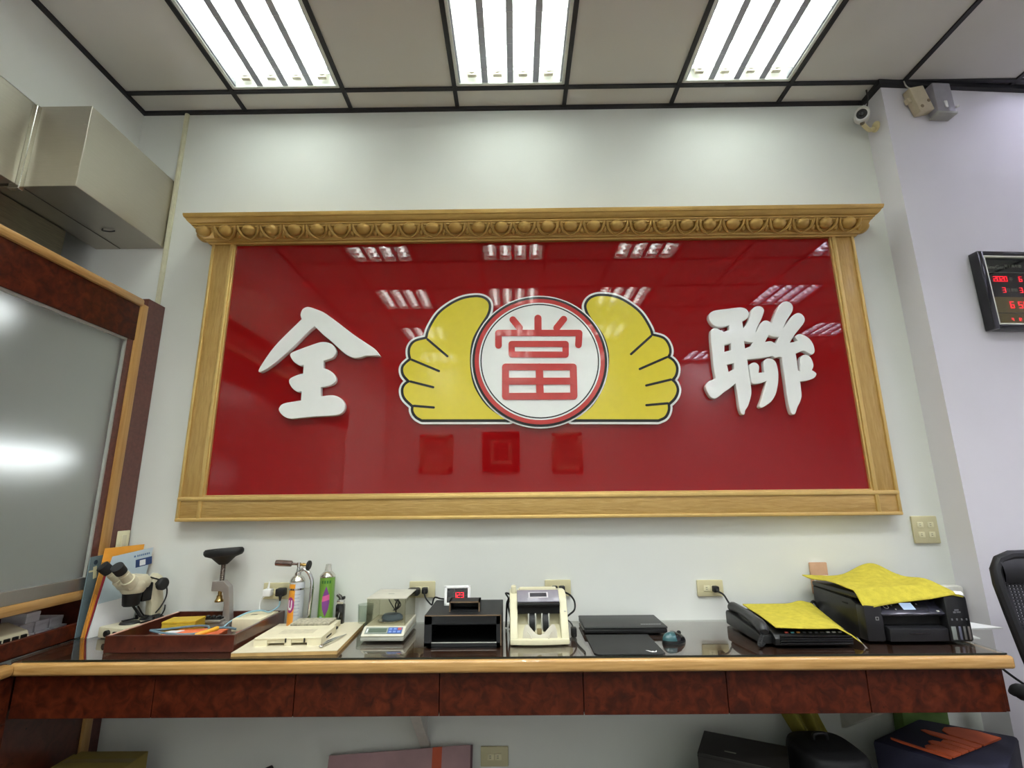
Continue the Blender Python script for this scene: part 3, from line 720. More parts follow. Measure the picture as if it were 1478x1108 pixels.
plug('black cord curling from the outlet down to the laptop side', .201, .904, [(.232, 2.35, .885), (.25, 2.345, .86), (.248, 2.33, .83), (.225, 2.31, .815), (.20, 2.30, .80)], .004)
plug('black cord running from the right outlet to the fax machine', .890, .898, [(.91, 2.355, .88), (.925, 2.345, .85), (.945, 2.335, .815), (.965, 2.32, .79)], .004)
t = thing('cable', 'thin dark cable with a small block lying right of the money counter', 'cord', (.215, 2.15, S))
obj('cord', MB().tube(arc([(.205, 2.30, .80), (.222, 2.24, .795), (.225, 2.17, .785), (.222, 2.12, .768), (.224, 2.04, .7675), (.238, 1.95, .7675), (.236, 1.925, .7675)]), .003, 6), black, t)
obj('block', MB().box((.212, 2.14, .766), (.234, 2.17, .80), .004), black, t)
t = thing('cable', 'small tangle of black wires between the black box and money counter', 'cord', (-.045, 2.28, .85))
obj('cord', MB().tube(arc([(-.05, 2.30, .768), (-.048, 2.3, .82), (-.045, 2.27, .868), (-.038, 2.25, .892), (-.05, 2.26, .91), (-.03, 2.27, .90), (-.04, 2.28, .86), (-.03, 2.29, .80), (-.035, 2.28, .768)]), .004, 6), black, t)

# wall box behind the printer on the pillar return
t = thing('wall_box', 'white plastic socket box low on the wall behind the printer', 'box', (1.95, W, .86))
obj('body', MB().box((1.90, W-.05, .775), (1.982, W-.001, .905), .01), mat('offwhite_plastic', '#d9d7cf', .45), t)
obj('cover', MB().box((1.908, W-.058, .80), (1.974, W-.048, .87), .006), white_p, t)
obj('socket', MB().box((1.93, W-.061, .815), (1.958, W-.056, .855), .003), greyp, t)

# security camera under the ceiling corner
t = thing('security_camera', 'white bullet security camera on a cream bracket in the ceiling corner', 'camera', (1.92, 2.33, 3.3))
d_ = Vector((-.55, -.74, -.40)).normalized(); cc = Vector((1.885, 2.31, 3.298))
Q = d_.to_track_quat('Z', 'Y').to_matrix().to_4x4(); MT = Matrix.Translation(cc) @ Q
obj('body', MB().lathe([(.0, -.09), (.026, -.088), (.032, -.07), (.032, .03), (.030, .034), (.0, .034)], M=MT), white_p, t)
obj('hood', MB().lathe([(.033, -.06), (.036, -.06), (.036, .052), (.0335, .052), (.033, .03)], M=MT), mat('camera_grey_white', '#dcdcd8', .4), t)
obj('bezel', MB().lathe([(.033, .028), (.033, .036), (.025, .037), (.025, .03)], M=MT), white_p, t)
obj('lens_plate', MB().lathe([(.0, .0345), (.026, .0345)], M=MT), mat('lens_plate', '#4a4a4c', .25), t)
obj('lens', MB().lathe([(.0, .040), (.008, .039), (.011, .036), (.011, .033)], M=MT), black_g, t)
arm_m = mat('cream_bracket', '#ded2a4', .5)
obj('bracket_arm', MB().tube(arc([cc+Vector((.01, .02, -.03)), cc+Vector((.035, .03, -.052)), cc+Vector((.07, .05, -.052)), (1.978, 2.36, 3.255)]), .011, 10), arm_m, t)
obj('bracket_foot', MB().lathe([(.0, 0), (.028, 0), (.028, .008), (.016, .014), (.0, .014)], M=Matrix.Translation((1.9895, 2.355, 3.262)) @ Matrix.Rotation(-PI/2, 4, 'Y')), arm_m, t)
obj('knuckle', MB().ball(cc+Vector((.012, .02, -.034)), .012, 10), mat('bracket_screw', '#7a705a', .5), t)
obj('cord', MB().tube(arc([cc+Vector((.03, .08, .02)), (1.945, 2.36, 3.35), (1.95, 2.33, 3.41), (1.945, 2.32, 3.468)]), .004, 6), mat('dark_cord', '#3c3a38', .5), t)

# junction boxes on the right-hand wall
def rwall(x, z, off=0): return Matrix.Translation((x, YR(x)-off, z)) @ Matrix.Rotation(math.atan(.065), 4, 'Z')
t = thing('junction_box', 'cream junction box tilted on the right wall under the ceiling edge', 'junction box', (2.155, YR(2.155), 3.34))
MR = rwall(2.158, 3.338) @ Matrix.Rotation(math.radians(-14), 4, 'Y')
obj('body', MB().box((-.042, -.05, -.075), (.042, -.004, .075), .004, M=MR), mat('junction_cream', '#c9bda2', .55), t)
for px, pz in ((-.02, -.045), (.03, -.02)): obj('knockout', MB().cyl(MR @ Vector((px, -.052, pz)), MR @ Vector((px, -.046, pz)), .009, n=14), mat('knockout_brown', '#8a7a62', .6), t)
obj('side_tab', MB().box((-.062, -.035, .0), (-.04, -.01, .03), .003, M=MR), mat('junction_cream', '#c9bda2', .55), t)
for k in (0, 1): obj('wire', MB().tube(arc([MR @ Vector((.0-.02*k, -.03, .075)), MR @ Vector((-.035, -.035, .095+.01*k)), (2.10, YR(2.1)-.03, 3.46)]), .003, 6), mat('pale_wire', '#b9b6ae', .5), t)
t = thing('junction_box', 'grey translucent box mounted beside the cream junction box', 'junction box', (2.27, YR(2.27), 3.33))
MR = rwall(2.272, 3.345)
gtr = mat('grey_translucent', '#c2c0c8', .18, trans=.35, ior=1.3, var=.04)
obj('body', MB().box((-.05, -.06, -.095), (.05, -.004, .085), .006, M=MR), gtr, t)
obj('clip', MB().box((-.01, -.066, -.07), (.006, -.06, -.03), .002, M=MR), white_p, t)
obj('hinge', MB().cyl(MR @ Vector((.052, -.06, -.065)), MR @ Vector((.066, -.062, -.058)), .006, n=10), white_p, t)
obj('base_lip', MB().box((-.056, -.064, -.105), (.054, -.004, -.092), .004, M=MR), greyp, t)

# LED calendar clock
ck = thing('wall_clock', 'black framed red LED calendar clock on the right wall, gold panel', 'clock', (2.5, YR(2.5), 2.25))
cx0, cx1, cz0, cz1 = 2.262, 2.76, 2.062, 2.462
cm = (cx0+cx1)/2; MR = Matrix.Translation((cm, YR(cm), (cz0+cz1)/2)) @ Matrix.Rotation(math.atan(.065), 4, 'Z')
hw, hh = (cx1-cx0)/2, (cz1-cz0)/2
fr = MB()
for a, b in (((-hw, -.05, -hh), (-hw+.03, -.002, hh)), ((hw-.03, -.05, -hh), (hw, -.002, hh)), ((-hw+.03, -.05, hh-.022), (hw-.03, -.002, hh)), ((-hw+.03, -.05, -hh), (hw-.03, -.002, -hh+.022))): fr.box(a, b, .004, M=MR)
fr.box((-hw+.02, -.02, -hh+.02), (hw-.02, -.002, hh-.02), M=MR)
obj('frame', fr, black_g, ck)
fr = MB()
for a, b in (((-hw+.03, -.048, -hh+.022), (-hw+.037, -.03, hh-.022)), ((hw-.037, -.048, -hh+.022), (hw-.03, -.03, hh-.022)), ((-hw+.037, -.048, hh-.030), (hw-.037, -.03, hh-.022)), ((-hw+.037, -.048, -hh+.022), (hw-.037, -.03, -hh+.030))): fr.box(a, b, .002, M=MR)
obj('inner_trim', fr, mat('silver_trim', '#e0e1d0', .3, metal=.15), ck)
obj('face', MB().box((-hw+.036, -.034, -hh+.029), (hw-.036, -.02, hh-.029), M=MR), mat('clock_face', '#17171c', .2, coat=.5), ck, smooth=0)
obj('gold_panel', MB().box((-hw+.04, -.0355, -hh+.032), (hw-.04, -.033, -.034), M=MR), mat('clock_gold', '#8a7440', .4, metal=.3), ck, smooth=0)
obj('panel_line', MB().box((-hw+.04, -.0362, -.118), (hw-.04, -.0352, -.115), M=MR), dark, ck, smooth=0)
obj('arch_line', MB().tube([MR @ Vector((x, -.0355, .094-.06*max(0, (-.19-x)/.025)**2*.4)) for x in [-.212, -.205, -.198, -.19, -.1, 0, .2]], .0012, 5), greyp, ck)
SEG = {'0': 'abcdef', '1': 'bc', '2': 'abged', '3': 'abgcd', '4': 'fgbc', '5': 'afgcd', '6': 'afgedc', '7': 'abc', '8': 'abcdefg', '9': 'abcdfg'}
def digits(s, x, z, h, gap=None):
    m = MB(); w = h*.52; t_ = h*.13; st = gap or h*.72
    for ch in s:
        if ch in SEG:
            for sgm in SEG[ch]:
                a, b = {'a': ((0, h/2), (w, h/2)), 'b': ((w, h/2), (w, 0)), 'c': ((w, 0), (w, -h/2)), 'd': ((0, -h/2), (w, -h/2)), 'e': ((0, -h/2), (0, 0)), 'f': ((0, 0), (0, h/2)), 'g': ((0, 0), (w, 0))}[sgm]
                m.box((x+min(a[0], b[0])-t_/2, -.0372, z+min(a[1], b[1])-t_/2), (x+max(a[0], b[0])+t_/2, -.0355, z+max(a[1], b[1])+t_/2))
        x += st
    return m
for s, x, z, h, g in (('2020', -.180, .060, .024, .0185), ('6', -.048, .060, .024, None), ('12', .03, .060, .024, None), ('3', -.146, .002, .024, None), ('3', -.058, .002, .024, None), ('6', -.125, -.074, .030, None), ('50', -.082, -.074, .030, .027), ('4', -.135, -.148, .014, None), ('12', -.105, -.148, .014, None), ('28', -.03, -.148, .014, None)):
    obj('led_digits', digits(s, x, z, h, g), red_led, ck, M=MR, smooth=0)
prt = mat('clock_print', '#9a9a8e', .5)
def ct(s, size, x, z): obj('print', text(s, size, MR @ face((x, -.0345, z)), .0004), prt, ck, smooth=0)
ct('NewGen', .028, -.158, .122); ct('電子萬年曆', .018, -.062, .128)
ct('年', .02, -.088, .060); ct('月', .02, -.014, .060); ct('日', .02, -.116, .002); ct('星期', .018, -.086, .002)
obj('cover_glass', MB().box((-hw+.036, -.0410, -hh+.029), (hw-.036, -.0395, hh-.029), M=MR), clear_w, ck, smooth=0)

# framed pictures on the wall behind the camera (seen mirrored in the red panel)
def picture(x0, x1, z0, z1, label, fm, wide=.07, art='#8a8f80'):
    t = thing('framed_picture', label, 'picture', ((x0+x1)/2, YB, (z0+z1)/2), 'pictures on the rear wall')
    f = MB()
    for a, b in (((x0, z0), (x0+wide, z1)), ((x1-wide, z0), (x1, z1)), ((x0, z0), (x1, z0+wide)), ((x0, z1-wide), (x1, z1))): f.box((a[0], YB+.001, a[1]), (b[0], YB+.04, b[1]), .008)
    obj('frame', f, fm, t)
    obj('mount', MB().box((x0+wide, YB+.001, z0+wide), (x1-wide, YB+.012, z1-wide)), mat('picture_mount', '#a89a80', .6), t, smooth=0)
    k = wide+.06
    obj('print', MB().box((x0+k, YB+.011, z0+k), (x1-k, YB+.015, z1-k)), mat('picture_print_'+art, art, .6, var=.5, scale=9), t, smooth=0)
pf = mat('picture_frame_gilt', '#b7a58a', .3, metal=.4); pfd = mat('picture_frame_dark', '#3a2018', .4)
picture(-1.53, -1.0, 1.70, 2.30, 'left gilt framed print on the rear wall, mirrored in the red panel', pf)
picture(-.53, .06, 1.70, 2.33, 'dark framed picture between two gilt ones on the rear wall', pfd, .12, '#4a2a20')
picture(.57, 1.06, 1.69, 2.31, 'right gilt framed print on the rear wall, mirrored in the red panel', pf, .07, '#6d7468')

# ------------------------------------------------------------------ desk, left to right
# documents leaning in the corner against the partition: A bottom near, B top near, D top far corner
def leaning(name, label, cat, A, B, D, mtl, th=.003, extra=None):
    A, B, D = Vector(A), Vector(B), Vector(D)
    E = A+D-B; E.z = A.z+(D.z-B.z)*0; n = (D-B).cross(B-A).normalized()
    t = thing(name, label, cat, (A+E)/2, 'documents leaning in the corner')
    m = MB(); f = [m.bm.verts.new(p) for p in (A, B, D, E)]; g = [m.bm.verts.new(p-n*th) for p in (A, B, D, E)]
    m.bm.faces.new(f); m.bm.faces.new(g[::-1])
    for i in range(4): m.bm.faces.new((f[i], g[i], g[(i+1) % 4], f[(i+1) % 4]))
    obj('sheet', m, mtl, t, smooth=0)
    x = (D-B).normalized(); y = n.cross(x)
    R = Matrix((x, y, n)).transposed().to_4x4()
    if extra: extra(t, Matrix.Translation(D) @ R, Matrix.Translation(B) @ R)
    return t
Z0 = S+.001
slate = mat('slate_blue_board', '#6f8288', .55, var=.06)
def fx(t, MD, MBn):
    obj('mark', MB().box((.012, -.095, -.0002), (.030, -.045, .0008), M=MBn @ Matrix.Rotation(.15, 4, 'Z')).box((.0, -.062, -.0002), (.02, -.055, .0008), M=MBn), mat('pale_mark', '#d8d6b0', .6), t, smooth=0)
    obj('hole', MB().cyl(MBn @ Vector((.028, -.025, -.0004)), MBn @ Vector((.028, -.025, .0008)), .010, n=14), mat('hole_dark', '#2c3c48', .5), t)
leaning('clipboard', 'slate blue clip board, leftmost of the documents leaning in the corner', 'clipboard', (-1.8055, 2.19, Z0), (-1.7995, 2.195, 1.078), (-1.7975, 2.37, 1.085), slate, .004, fx)
tan = mat('tan_envelope', '#c98f3e', .75, var=.08); org = mat('orange_envelope', '#f0a63c', .7, var=.05)
leaning('envelope', 'tan brown envelope leaning just right of the slate clip board', 'envelope', (-1.777, 2.186, Z0), (-1.767, 2.22, 1.055), (-1.722, 2.375, 1.06), tan, .005)
leaning('envelope', 'bright orange envelope, tallest behind the pale brochure', 'envelope', (-1.768, 2.192, Z0), (-1.772, 2.23, 1.110), (-1.728, 2.40, 1.112), org, .004)
leaning('booklet', 'narrow dark red booklet edge showing between envelope and brochure', 'booklet', (-1.760, 2.186, Z0), (-1.747, 2.215, 1.003), (-1.700, 2.37, 1.005), mat('dark_red_cover', '#9c2f38', .6), .004)
def fb(t, MD, MBn):
    m = MB(); x = -.088
    for w_ in (.008, 0, .006, .005, .006, .005, .006, .006, .005):
        if w_: m.box((x, -.026, -.0002), (x+w_, -.018, .0005), M=MD)
        x += w_+.003
    obj('print', m, mat('brochure_print', '#5f7aa0', .6), t, smooth=0)
    obj('badge', MB().box((-.080, -.072, -.0002), (-.006, -.038, .0006), M=MD), mat('badge_blue', '#27406e', .5), t, smooth=0)
    obj('badge_print', MB().box((-.062, -.068, -.0001), (-.036, -.044, .0009), M=MD), paper, t, smooth=0)
leaning('brochure', 'pale blue brochure with navy badge standing behind the microscope', 'brochure', (-1.7515, 2.184, Z0), (-1.735, 2.230, 1.076), (-1.684, 2.400, 1.098), mat('pale_blue_paper', '#bccbd2', .6, var=.03), .003, fb)
leaning('paper_sheet', 'plain white sheet leaning low behind the microscope base', 'paper', (-1.7465, 2.182, Z0), (-1.740, 2.197, .892), (-1.690, 2.36, .905), paper, .002)

# stereo microscope
mi = thing('microscope', 'cream stereo microscope with black eyecups beside the wooden tray', 'microscope', (-1.64, 2.24, S))
cr = mat('microscope_cream', '#cfc8ac', .4, var=.03, coat=.2)
MM = Matrix.Translation((-1.618, 2.262, S)) @ Matrix.Rotation(math.radians(-17), 4, 'Z')     # local: -y front, +y back, x across
bs = MB().prism([(-.070, -.10), (.070, -.10), (.070, .085), (.05, .11), (-.05, .11), (-.070, .085)], 'Z', .002, .045, .006, M=MM)
obj('base', bs, cr, mi)
for a, b in ((-.06, -.08), (.06, -.08), (-.06, .08), (.06, .08)):
    obj('foot', MB().cyl(MM @ Vector((a, b, 0)), MM @ Vector((a, b, .004)), .01, n=12), rubber, mi)
obj('stage_plate', MB().lathe([(.0, .050), (.034, .050), (.037, .046), (.037, .044), (.0, .044)], M=MM @ Matrix.Translation((0, -.025, 0))), black, mi)
for s in (-1, 1):
    obj('stage_clip', MB().box((s*.050-.007, -.02, .047), (s*.050+.007, .045, .051), .001, M=MM).cyl(MM @ Vector((s*.05, .04, .044)), MM @ Vector((s*.05, .04, .062)), .006, n=10), black, mi)
obj('rotary_switch', MB().cyl(MM @ Vector((-.01, -.098, .024)), MM @ Vector((-.01, -.112, .024)), .012, n=14).box((.02, -.106, .016), (.04, -.098, .032), .002, M=MM), black, mi)
obj('post_foot', MB().lathe([(.0, .062), (.026, .062), (.042, .050), (.046, .044), (.0, .044)], M=MM @ Matrix.Translation((0, .07, 0))), black, mi)
# curved arm rising behind
obj('arm', MB().prism([(.095, .05), (.05, .05), (.045, .11), (.028, .15), (.03, .205), (.055, .235), (.085, .215), (.092, .16), (.105, .10)], 'X', -.019, .019, .006, M=MM), cr, mi)
obj('focus_block', MB().box((-.022, -.002, .125), (.022, .04, .20), .005, M=MM), black, mi)
for s in (-1, 1):
    obj('focus_knob', MB().cyl(MM @ Vector((s*.02, .055, .19)), MM @ Vector((s*.045, .055, .19)), .008, n=12).lathe([(.0, .0), (.022, .0), (.026, .004), (.026, .018), (.021, .023), (.0, .023)], M=MM @ Matrix.Translation((s*.042, .055, .19)) @ Matrix.Rotation(s*PI/2, 4, 'Y'), n=22), rubber, mi)
hd = Matrix.Translation(MM @ Vector((-.006, -.028, .165))) @ Matrix.Rotation(math.radians(-17), 4, 'Z')
obj('objective_housing', MB().lathe([(.0, -.052), (.026, -.052), (.031, -.046), (.035, -.004), (.035, .004), (.0, .004)], M=hd), black, mi)
obj('head', MB().lathe([(.0, 0), (.038, 0), (.046, .012), (.047, .035), (.043, .05), (.030, .062), (.0, .066)], M=hd).prism([(-.045, .012), (.045, .012), (.055, .045), (.035, .075), (-.05, .068), (-.062, .04)], 'X', -.042, .042, .016, M=hd), cr, mi)
for s in (-1, 1):
    a = hd @ Vector((s*.022, -.03, .045)); b = hd @ Vector((s*.036, -.088, .098)); d = (b-a).normalized()
    e = obj('eyepiece_tube', MB().tube([a, a+d*.025, a+d*.026, a+d*.06, a+d*.061, a+d*.08], [.029, .027, .021, .020, .018, .018], 20), cr, mi)
    obj('eyecup', MB().tube([a+d*.072, a+d*.075, a+d*.112, a+d*.115, a+d*.112, a+d*.10], [.018, .022, .023, .021, .018, .015], 20), rubber, e)
    obj('lens', MB().tube([a+d*.099, a+d*.101], [.016, .015], 18), mat('eyepiece_glass', '#6f7478', .08, coat=1), e)
obj('lamp_bracket', MB().tube([hd @ Vector((0, .0, -.04)), hd @ Vector((.012, .04, -.10)), hd @ Vector((.02, .065, -.11))], .005, 8), black, mi)
obj('lamp_cord', MB().tube(arc([hd @ Vector((.02, .055, .055)), MM @ Vector((.028, .085, .19)), MM @ Vector((.03, .10, .13)), MM @ Vector((.02, .07, .07)), MM @ Vector((-.03, .06, .055)), MM @ Vector((-.04, .03, .10))], 5), .003, 7), black, mi)
obj('cord_hook', MB().tube(arc([MM @ Vector((.05, .07, .055)), MM @ Vector((.06, .075, .08)), MM @ Vector((.055, .08, .10))], 4), .003, 6), black, mi)

# wooden tray
tr = thing('wooden_tray', 'burl wood tray holding the press, yellow boxes and small tools', 'tray', (-1.29, 2.2, S))
TA = [(-1.527, 1.995), (-1.047, 1.985), (-1.047, 2.392), (-1.527, 2.392)]; TH = S+.058
obj('bottom', MB().box((-1.522, 1.998, S+.0005), (-1.05, 2.39, S+.010)), burl_d, tr, smooth=0)
obj('front_board', MB().box((-1.527, 1.988, S+.0005), (-1.047, 2.0, TH), .0015), burl_d, tr, smooth=0)
obj('back_board', MB().box((-1.527, 2.388, S+.0005), (-1.047, 2.40, TH), .0015), burl_d, tr, smooth=0)
for x in (-1.527, -1.059): 
    w_ = obj('side_board', MB().box((x, 2.0, S+.0005), (x+.012, 2.388, TH-.002), .001), burl_d, tr, smooth=0)
    obj('edge_strip', MB().box((x+.001, 2.0, TH-.002), (x+.011, 2.388, TH)), mat('pale_edge', '#c89a86', .5) if x < -1.2 else burl_d, w_, smooth=0)
TB = S+.0105
# yellow boxes
ym = mat('yellow_box', '#c4a32c', .6, var=.06)
for i, lab in ((0, 'flat yellow box in the tray, lower of two'), (1, 'flat yellow box in the tray, stacked on top')):
    MM = Matrix.Translation((-1.395, 2.235, TB+.0255*i)) @ Matrix.Rotation(.10+.03*i, 4, 'Z')
    t = thing('yellow_box', lab, 'box', (-1.395, 2.235, TB+.0255*i), 'yellow boxes in the tray')
    obj('base', MB().box((-.064, -.045, 0), (.064, .045, .016), .0015, M=MM), ym, t, smooth=0)
    obj('lid', MB().box((-.065, -.046, .0165), (.065, .046, .025), .0015, M=MM), ym, t, smooth=0)
# watch press
pr = thing('hand_press', 'grey metal watch press with wide black oval hand pad', 'press', (-1.30, 2.335, TB))
gm = mat('press_grey_metal', '#a7a29c', .38, metal=.6, var=.05); PX = -1.312
obj('base_block', MB().box((-1.352, 2.29, TB), (-1.255, 2.37, TB+.022), .004).box((-1.345, 2.284, TB+.022), (-1.27, 2.355, TB+.034), .003), gm, pr)
obj('frame', MB().prism([(-1.345, .918), (-1.345, .960), (-1.296, .960), (-1.268, .936), (-1.250, .80), (-1.248, TB), (-1.285, TB), (-1.283, .86), (-1.292, .912), (-1.305, .918)], 'Y', 2.318, 2.352, .002), gm, pr, smooth=15)
obj('screw', MB().tube([(PX, 2.335, .955+.004*i) for i in range(21)], [.0105 if i % 2 else .0085 for i in range(21)], 14), mat('press_screw', '#5e5650', .3, metal=.9), pr)
obj('ram', MB().lathe([(.0, .925-.0), (.008, .925), (.008, .90), (.011, .898), (.013, .885), (.018, .878), (.018, .872), (.0, .872)], (PX-.002, 2.335, 0)), brass, pr)
obj('hand_pad', MB().lathe([(.0, -.03), (.018, -.03), (.024, -.026), (.052, -.004), (.080, .004), (.087, .012), (.087, .022), (.080, .029), (.06, .026), (.0, .022)], M=Matrix.Translation((PX-.004, 2.335, 1.062)) @ Matrix.Rotation(math.radians(-4), 4, 'Y') @ Matrix.Diagonal((1, .6, 1.15, 1)), n=36), rubber, pr)
for i in range(3):
    obj('anvil_knob', MB().lathe([(.0, .0), (.008, .0), (.010, .004), (.010, .012), (.006, .016), (.0, .016)], (PX-.022+.024*i, 2.30, TB+.034), n=12), black, pr)
obj('anvil', MB().box((-1.345, 2.29, TB+.034), (-1.275, 2.325, TB+.041), .002), black, pr)
# cream block
MM = Matrix.Translation((-1.125, 2.30, TB)) @ Matrix.Rotation(-.06, 4, 'Z')
t = thing('cream_box', 'cream cardboard box with a worn stamp at the tray back right', 'box', (-1.125, 2.30, TB))
obj('body', MB().box((-.062, -.075, 0), (.058, .075, .05), .003, M=MM), mat('cream_card', '#ddd4b4', .7, var=.05), t)
obj('stamp', MB().box((-.025, .0, .0498), (.0, .012, .0506), M=MM @ Matrix.Rotation(.1, 4, 'Z')), mat('stamp_grey', '#8d8775', .7), t, smooth=0)
# orange folder, cable loop, screwdriver, pliers
MM = Matrix.Translation((-1.31, 2.12, TB)) @ Matrix.Rotation(.05, 4, 'Z')
t = thing('orange_folder', 'flat orange paper folder lying in the tray front', 'folder', (-1.31, 2.12, TB))
obj('cover', MB().prism([(-.125, -.09), (.135, -.09), (.125, .085), (-.06, .085)], 'Z', .016, .020, M=MM), mat('orange_card', '#ee7a4c', .6, var=.04), t, smooth=0)
obj('pages', MB().prism([(-.123, -.088), (.13, -.088), (.12, .083), (-.058, .083)], 'Z', .0, .016, M=MM), mat('dark_pages', '#a5532f', .7), t, smooth=0)
t = thing('paper_slip', 'small white slip lying across the left of the orange folder', 'paper', (-1.405, 2.10, TB))
obj('sheet', MB().prism([(-1.435, 2.04), (-1.36, 2.045), (-1.345, 2.075), (-1.43, 2.07)], 'Z', TB+.0205, TB+.0225), paper, t, smooth=0)
obj('flap', MB().prism([(-1.42, 2.12), (-1.365, 2.125), (-1.345, 2.165), (-1.395, 2.16)], 'Z', TB+.0205, TB+.0235), paper, t, smooth=0)
t = thing('cable_coil', 'loop of blue grey cable lying over the orange folder in tray', 'cable', (-1.36, 2.13, TB+.02), )
obj('loop', MB().tube([(-1.345+.112*math.cos(a), 2.135+.055*math.sin(a), TB+.031+.005*math.sin(2*a)) for a in [2*PI*i/40 for i in range(40)]], .0045, 7, closed=True), mat('blue_grey_cable', '#66808c', .5), t)
obj('tail', MB().tube(arc([(-1.235, 2.14, TB+.03), (-1.20, 2.15, TB+.034), (-1.17, 2.17, TB+.03), (-1.15, 2.19, TB+.02)]), .0045, 7), mat('blue_grey_cable', '#66808c', .5), t)
t = thing('screwdriver', 'small screwdriver with yellow handle resting on the orange folder', 'screwdriver', (-1.20, 2.10, TB+.02))
a = Vector((-1.235, 2.055, TB+.030)); b = Vector((-1.165, 2.145, TB+.045)); d = (b-a).normalized()
obj('handle', MB().tube([a, a+d*.004, a+d*.02, a+d*.05, a+d*.08, a+d*.085], [.005, .008, .009, .0075, .009, .006], 12), mat('yellow_handle', '#dfa42a', .4, coat=.4), t)
obj('shaft', MB().tube([a-d*.03, a+d*.0], [.0025, .003], 8), chrome, t)
obj('tip', MB().tube([a-d*.04, a-d*.03], [.001, .003], 8), black, t)
t = thing('pliers', 'small metal pliers with red grips lying in the tray at right', 'pliers', (-1.13, 2.12, TB))
for s in (-1, 1):
    obj('handle', MB().tube(arc([(-1.125, 2.13, TB+.012), (-1.11+s*.016, 2.17, TB+.012), (-1.10+s*.018, 2.21, TB+.012)]), .006, 8), mat('red_grip', '#a53034', .45), t)
obj('jaw', MB().tube([(-1.142, 2.075, TB+.008), (-1.135, 2.1, TB+.010), (-1.125, 2.135, TB+.012)], [.004, .008, .010], 10), chrome, t)
t = thing('coin_tool', 'small round silver tool at the front right corner of tray', 'tool', (-1.105, 2.04, TB))
obj('disc', MB().lathe([(.0, 0), (.016, 0), (.018, .003), (.016, .007), (.0, .008)], (-1.105, 2.045, TB), 18), chrome, t)
obj('stem', MB().tube([(-1.09, 2.055, TB+.006), (-1.07, 2.075, TB+.008)], .004, 8), chrome, t)

# cream work board with jig
MB_ = Matrix.Translation((-.848, 2.15, S)) @ Matrix.Rotation(.055, 4, 'Z')
t = thing('work_board', 'cream laminated work board with wooden edges beside the tray', 'board', (-.848, 2.15, S))
obj('panel', MB().box((-.186, -.21, .0005), (.186, .21, .0115), M=MB_), mat('chipboard_edge', '#bd9a60', .7, var=.1), t, smooth=0)
obj('laminate', MB().box((-.186, -.21, .0117), (.186, .21, .0135), M=MB_), mat('cream_laminate', '#d8cfb4', .45, var=.05, scale=12), t, smooth=0)
ZB = S+.0136
jig = mat('jig_cream', '#e0d8ba', .5, var=.04)
t = thing('jig_box', 'cream slotted jig box lying on the work board', 'jig', (-.86, 2.09, ZB))
MM = Matrix.Translation((-.862, 2.10, ZB)) @ Matrix.Rotation(.04, 4, 'Z')
m = MB()
m.box((-.124, -.09, .022), (.124, .09, .028), .002, M=MM)
m.box((-.124, -.088, 0), (-.075, .088, .022), M=MM).box((-.012, -.088, 0), (.012, .088, .022), M=MM).box((.072, -.088, 0), (.124, .088, .022), M=MM)
m.box((-.075, -.084, .009), (-.012, .088, .022), M=MM).box((.012, -.084, .009), (.072, .088, .022), M=MM)
obj('body', m, jig, t, smooth=0)
obj('label_patch', MB().box((-.06, -.03, .0281), (.07, .03, .0285), M=MM), mat('jig_patch', '#cfc7ab', .6, var=.12, scale=60), t, smooth=0)
for x in (-.007, .062): obj('pin', MB().cyl(MM @ Vector((x, -.0905, .012)), MM @ Vector((x, -.0905, .026)), .003, n=8), black, t)
obj('side_slot', MB().box((.1235, -.03, .008), (.1246, .03, .014), M=MM), dark, t, smooth=0)
t = thing('polishing_stone', 'grey speckled slab on a cream base behind the jig box', 'slab', (-.86, 2.25, ZB))
MM = Matrix.Translation((-.858, 2.262, ZB)) @ Matrix.Rotation(.03, 4, 'Z')
obj('base', MB().box((-.095, -.05, 0), (.095, .05, .022), .002, M=MM), jig, t)
obj('stone', MB().box((-.082, -.05, .0222), (.078, .045, .032), .002, M=MM), mat('speckled_stone', '#b5ae98', .7, var=.35, scale=90), t)
obj('handle', MB().box((.078, -.045, .004), (.110, -.025, .014), .004, M=MM), black, t)
t = thing('tweezers', 'steel tweezers lying on the right of the work board', 'tweezers', (-.71, 2.07, ZB))
a = Vector((-.722, 1.985, ZB+.006)); b = Vector((-.684, 2.15, ZB+.004))
for s in (-1, 1): obj('leg', MB().tube([a, a.lerp(b, .3)+Vector((s*.007, 0, .004)), a.lerp(b, .6)+Vector((s*.006, 0, .003)), b], [.0045, .004, .003, .0015], 8), chrome, t)
obj('joint', MB().ball(a, (.008, .01, .005), 10), chrome, t)

# gas torch
tx, ty = -.972, 2.33
t = thing('gas_torch', 'blow torch head on an orange and white gas can with bent handle', 'torch', (tx, ty, S))
def can(t, name, prof, M_, n=32): return obj(name, MB().lathe(prof, (tx, ty, S), n), M_, t)
can(t, 'can', [(.0, 0), (.030, 0), (.031, .003), (.0315, .006), (.0315, .185), (.0305, .19), (.0, .19)], mat('can_white', '#c9cdd2', .25, coat=.5, metal=.2))
wrap = MB()
for i in range(18):
    a0 = math.radians(140)+i*math.radians(140)/18; a1 = a0+math.radians(140)/18
    R_ = .0318
    wrap.quad(*(Vector((tx+R_*math.cos(a), ty+R_*math.sin(a), S+z)) for a, z in ((a0, .008), (a1, .008), (a1, .183), (a0, .183))))
ow = ramp_mat('orange_wrap', [(.3, '#e8862c'), (.7, '#f0b53a')], 6, .3, coat=.5, stretch=(.2, .2, 1))
obj('label', wrap, ow, t)
def on_can(r, ang, z, du, dz_):  # a point on the can's skin
    a = ang+du/r
    return Vector((tx+r*math.cos(a), ty+r*math.sin(a), S+z+dz_))
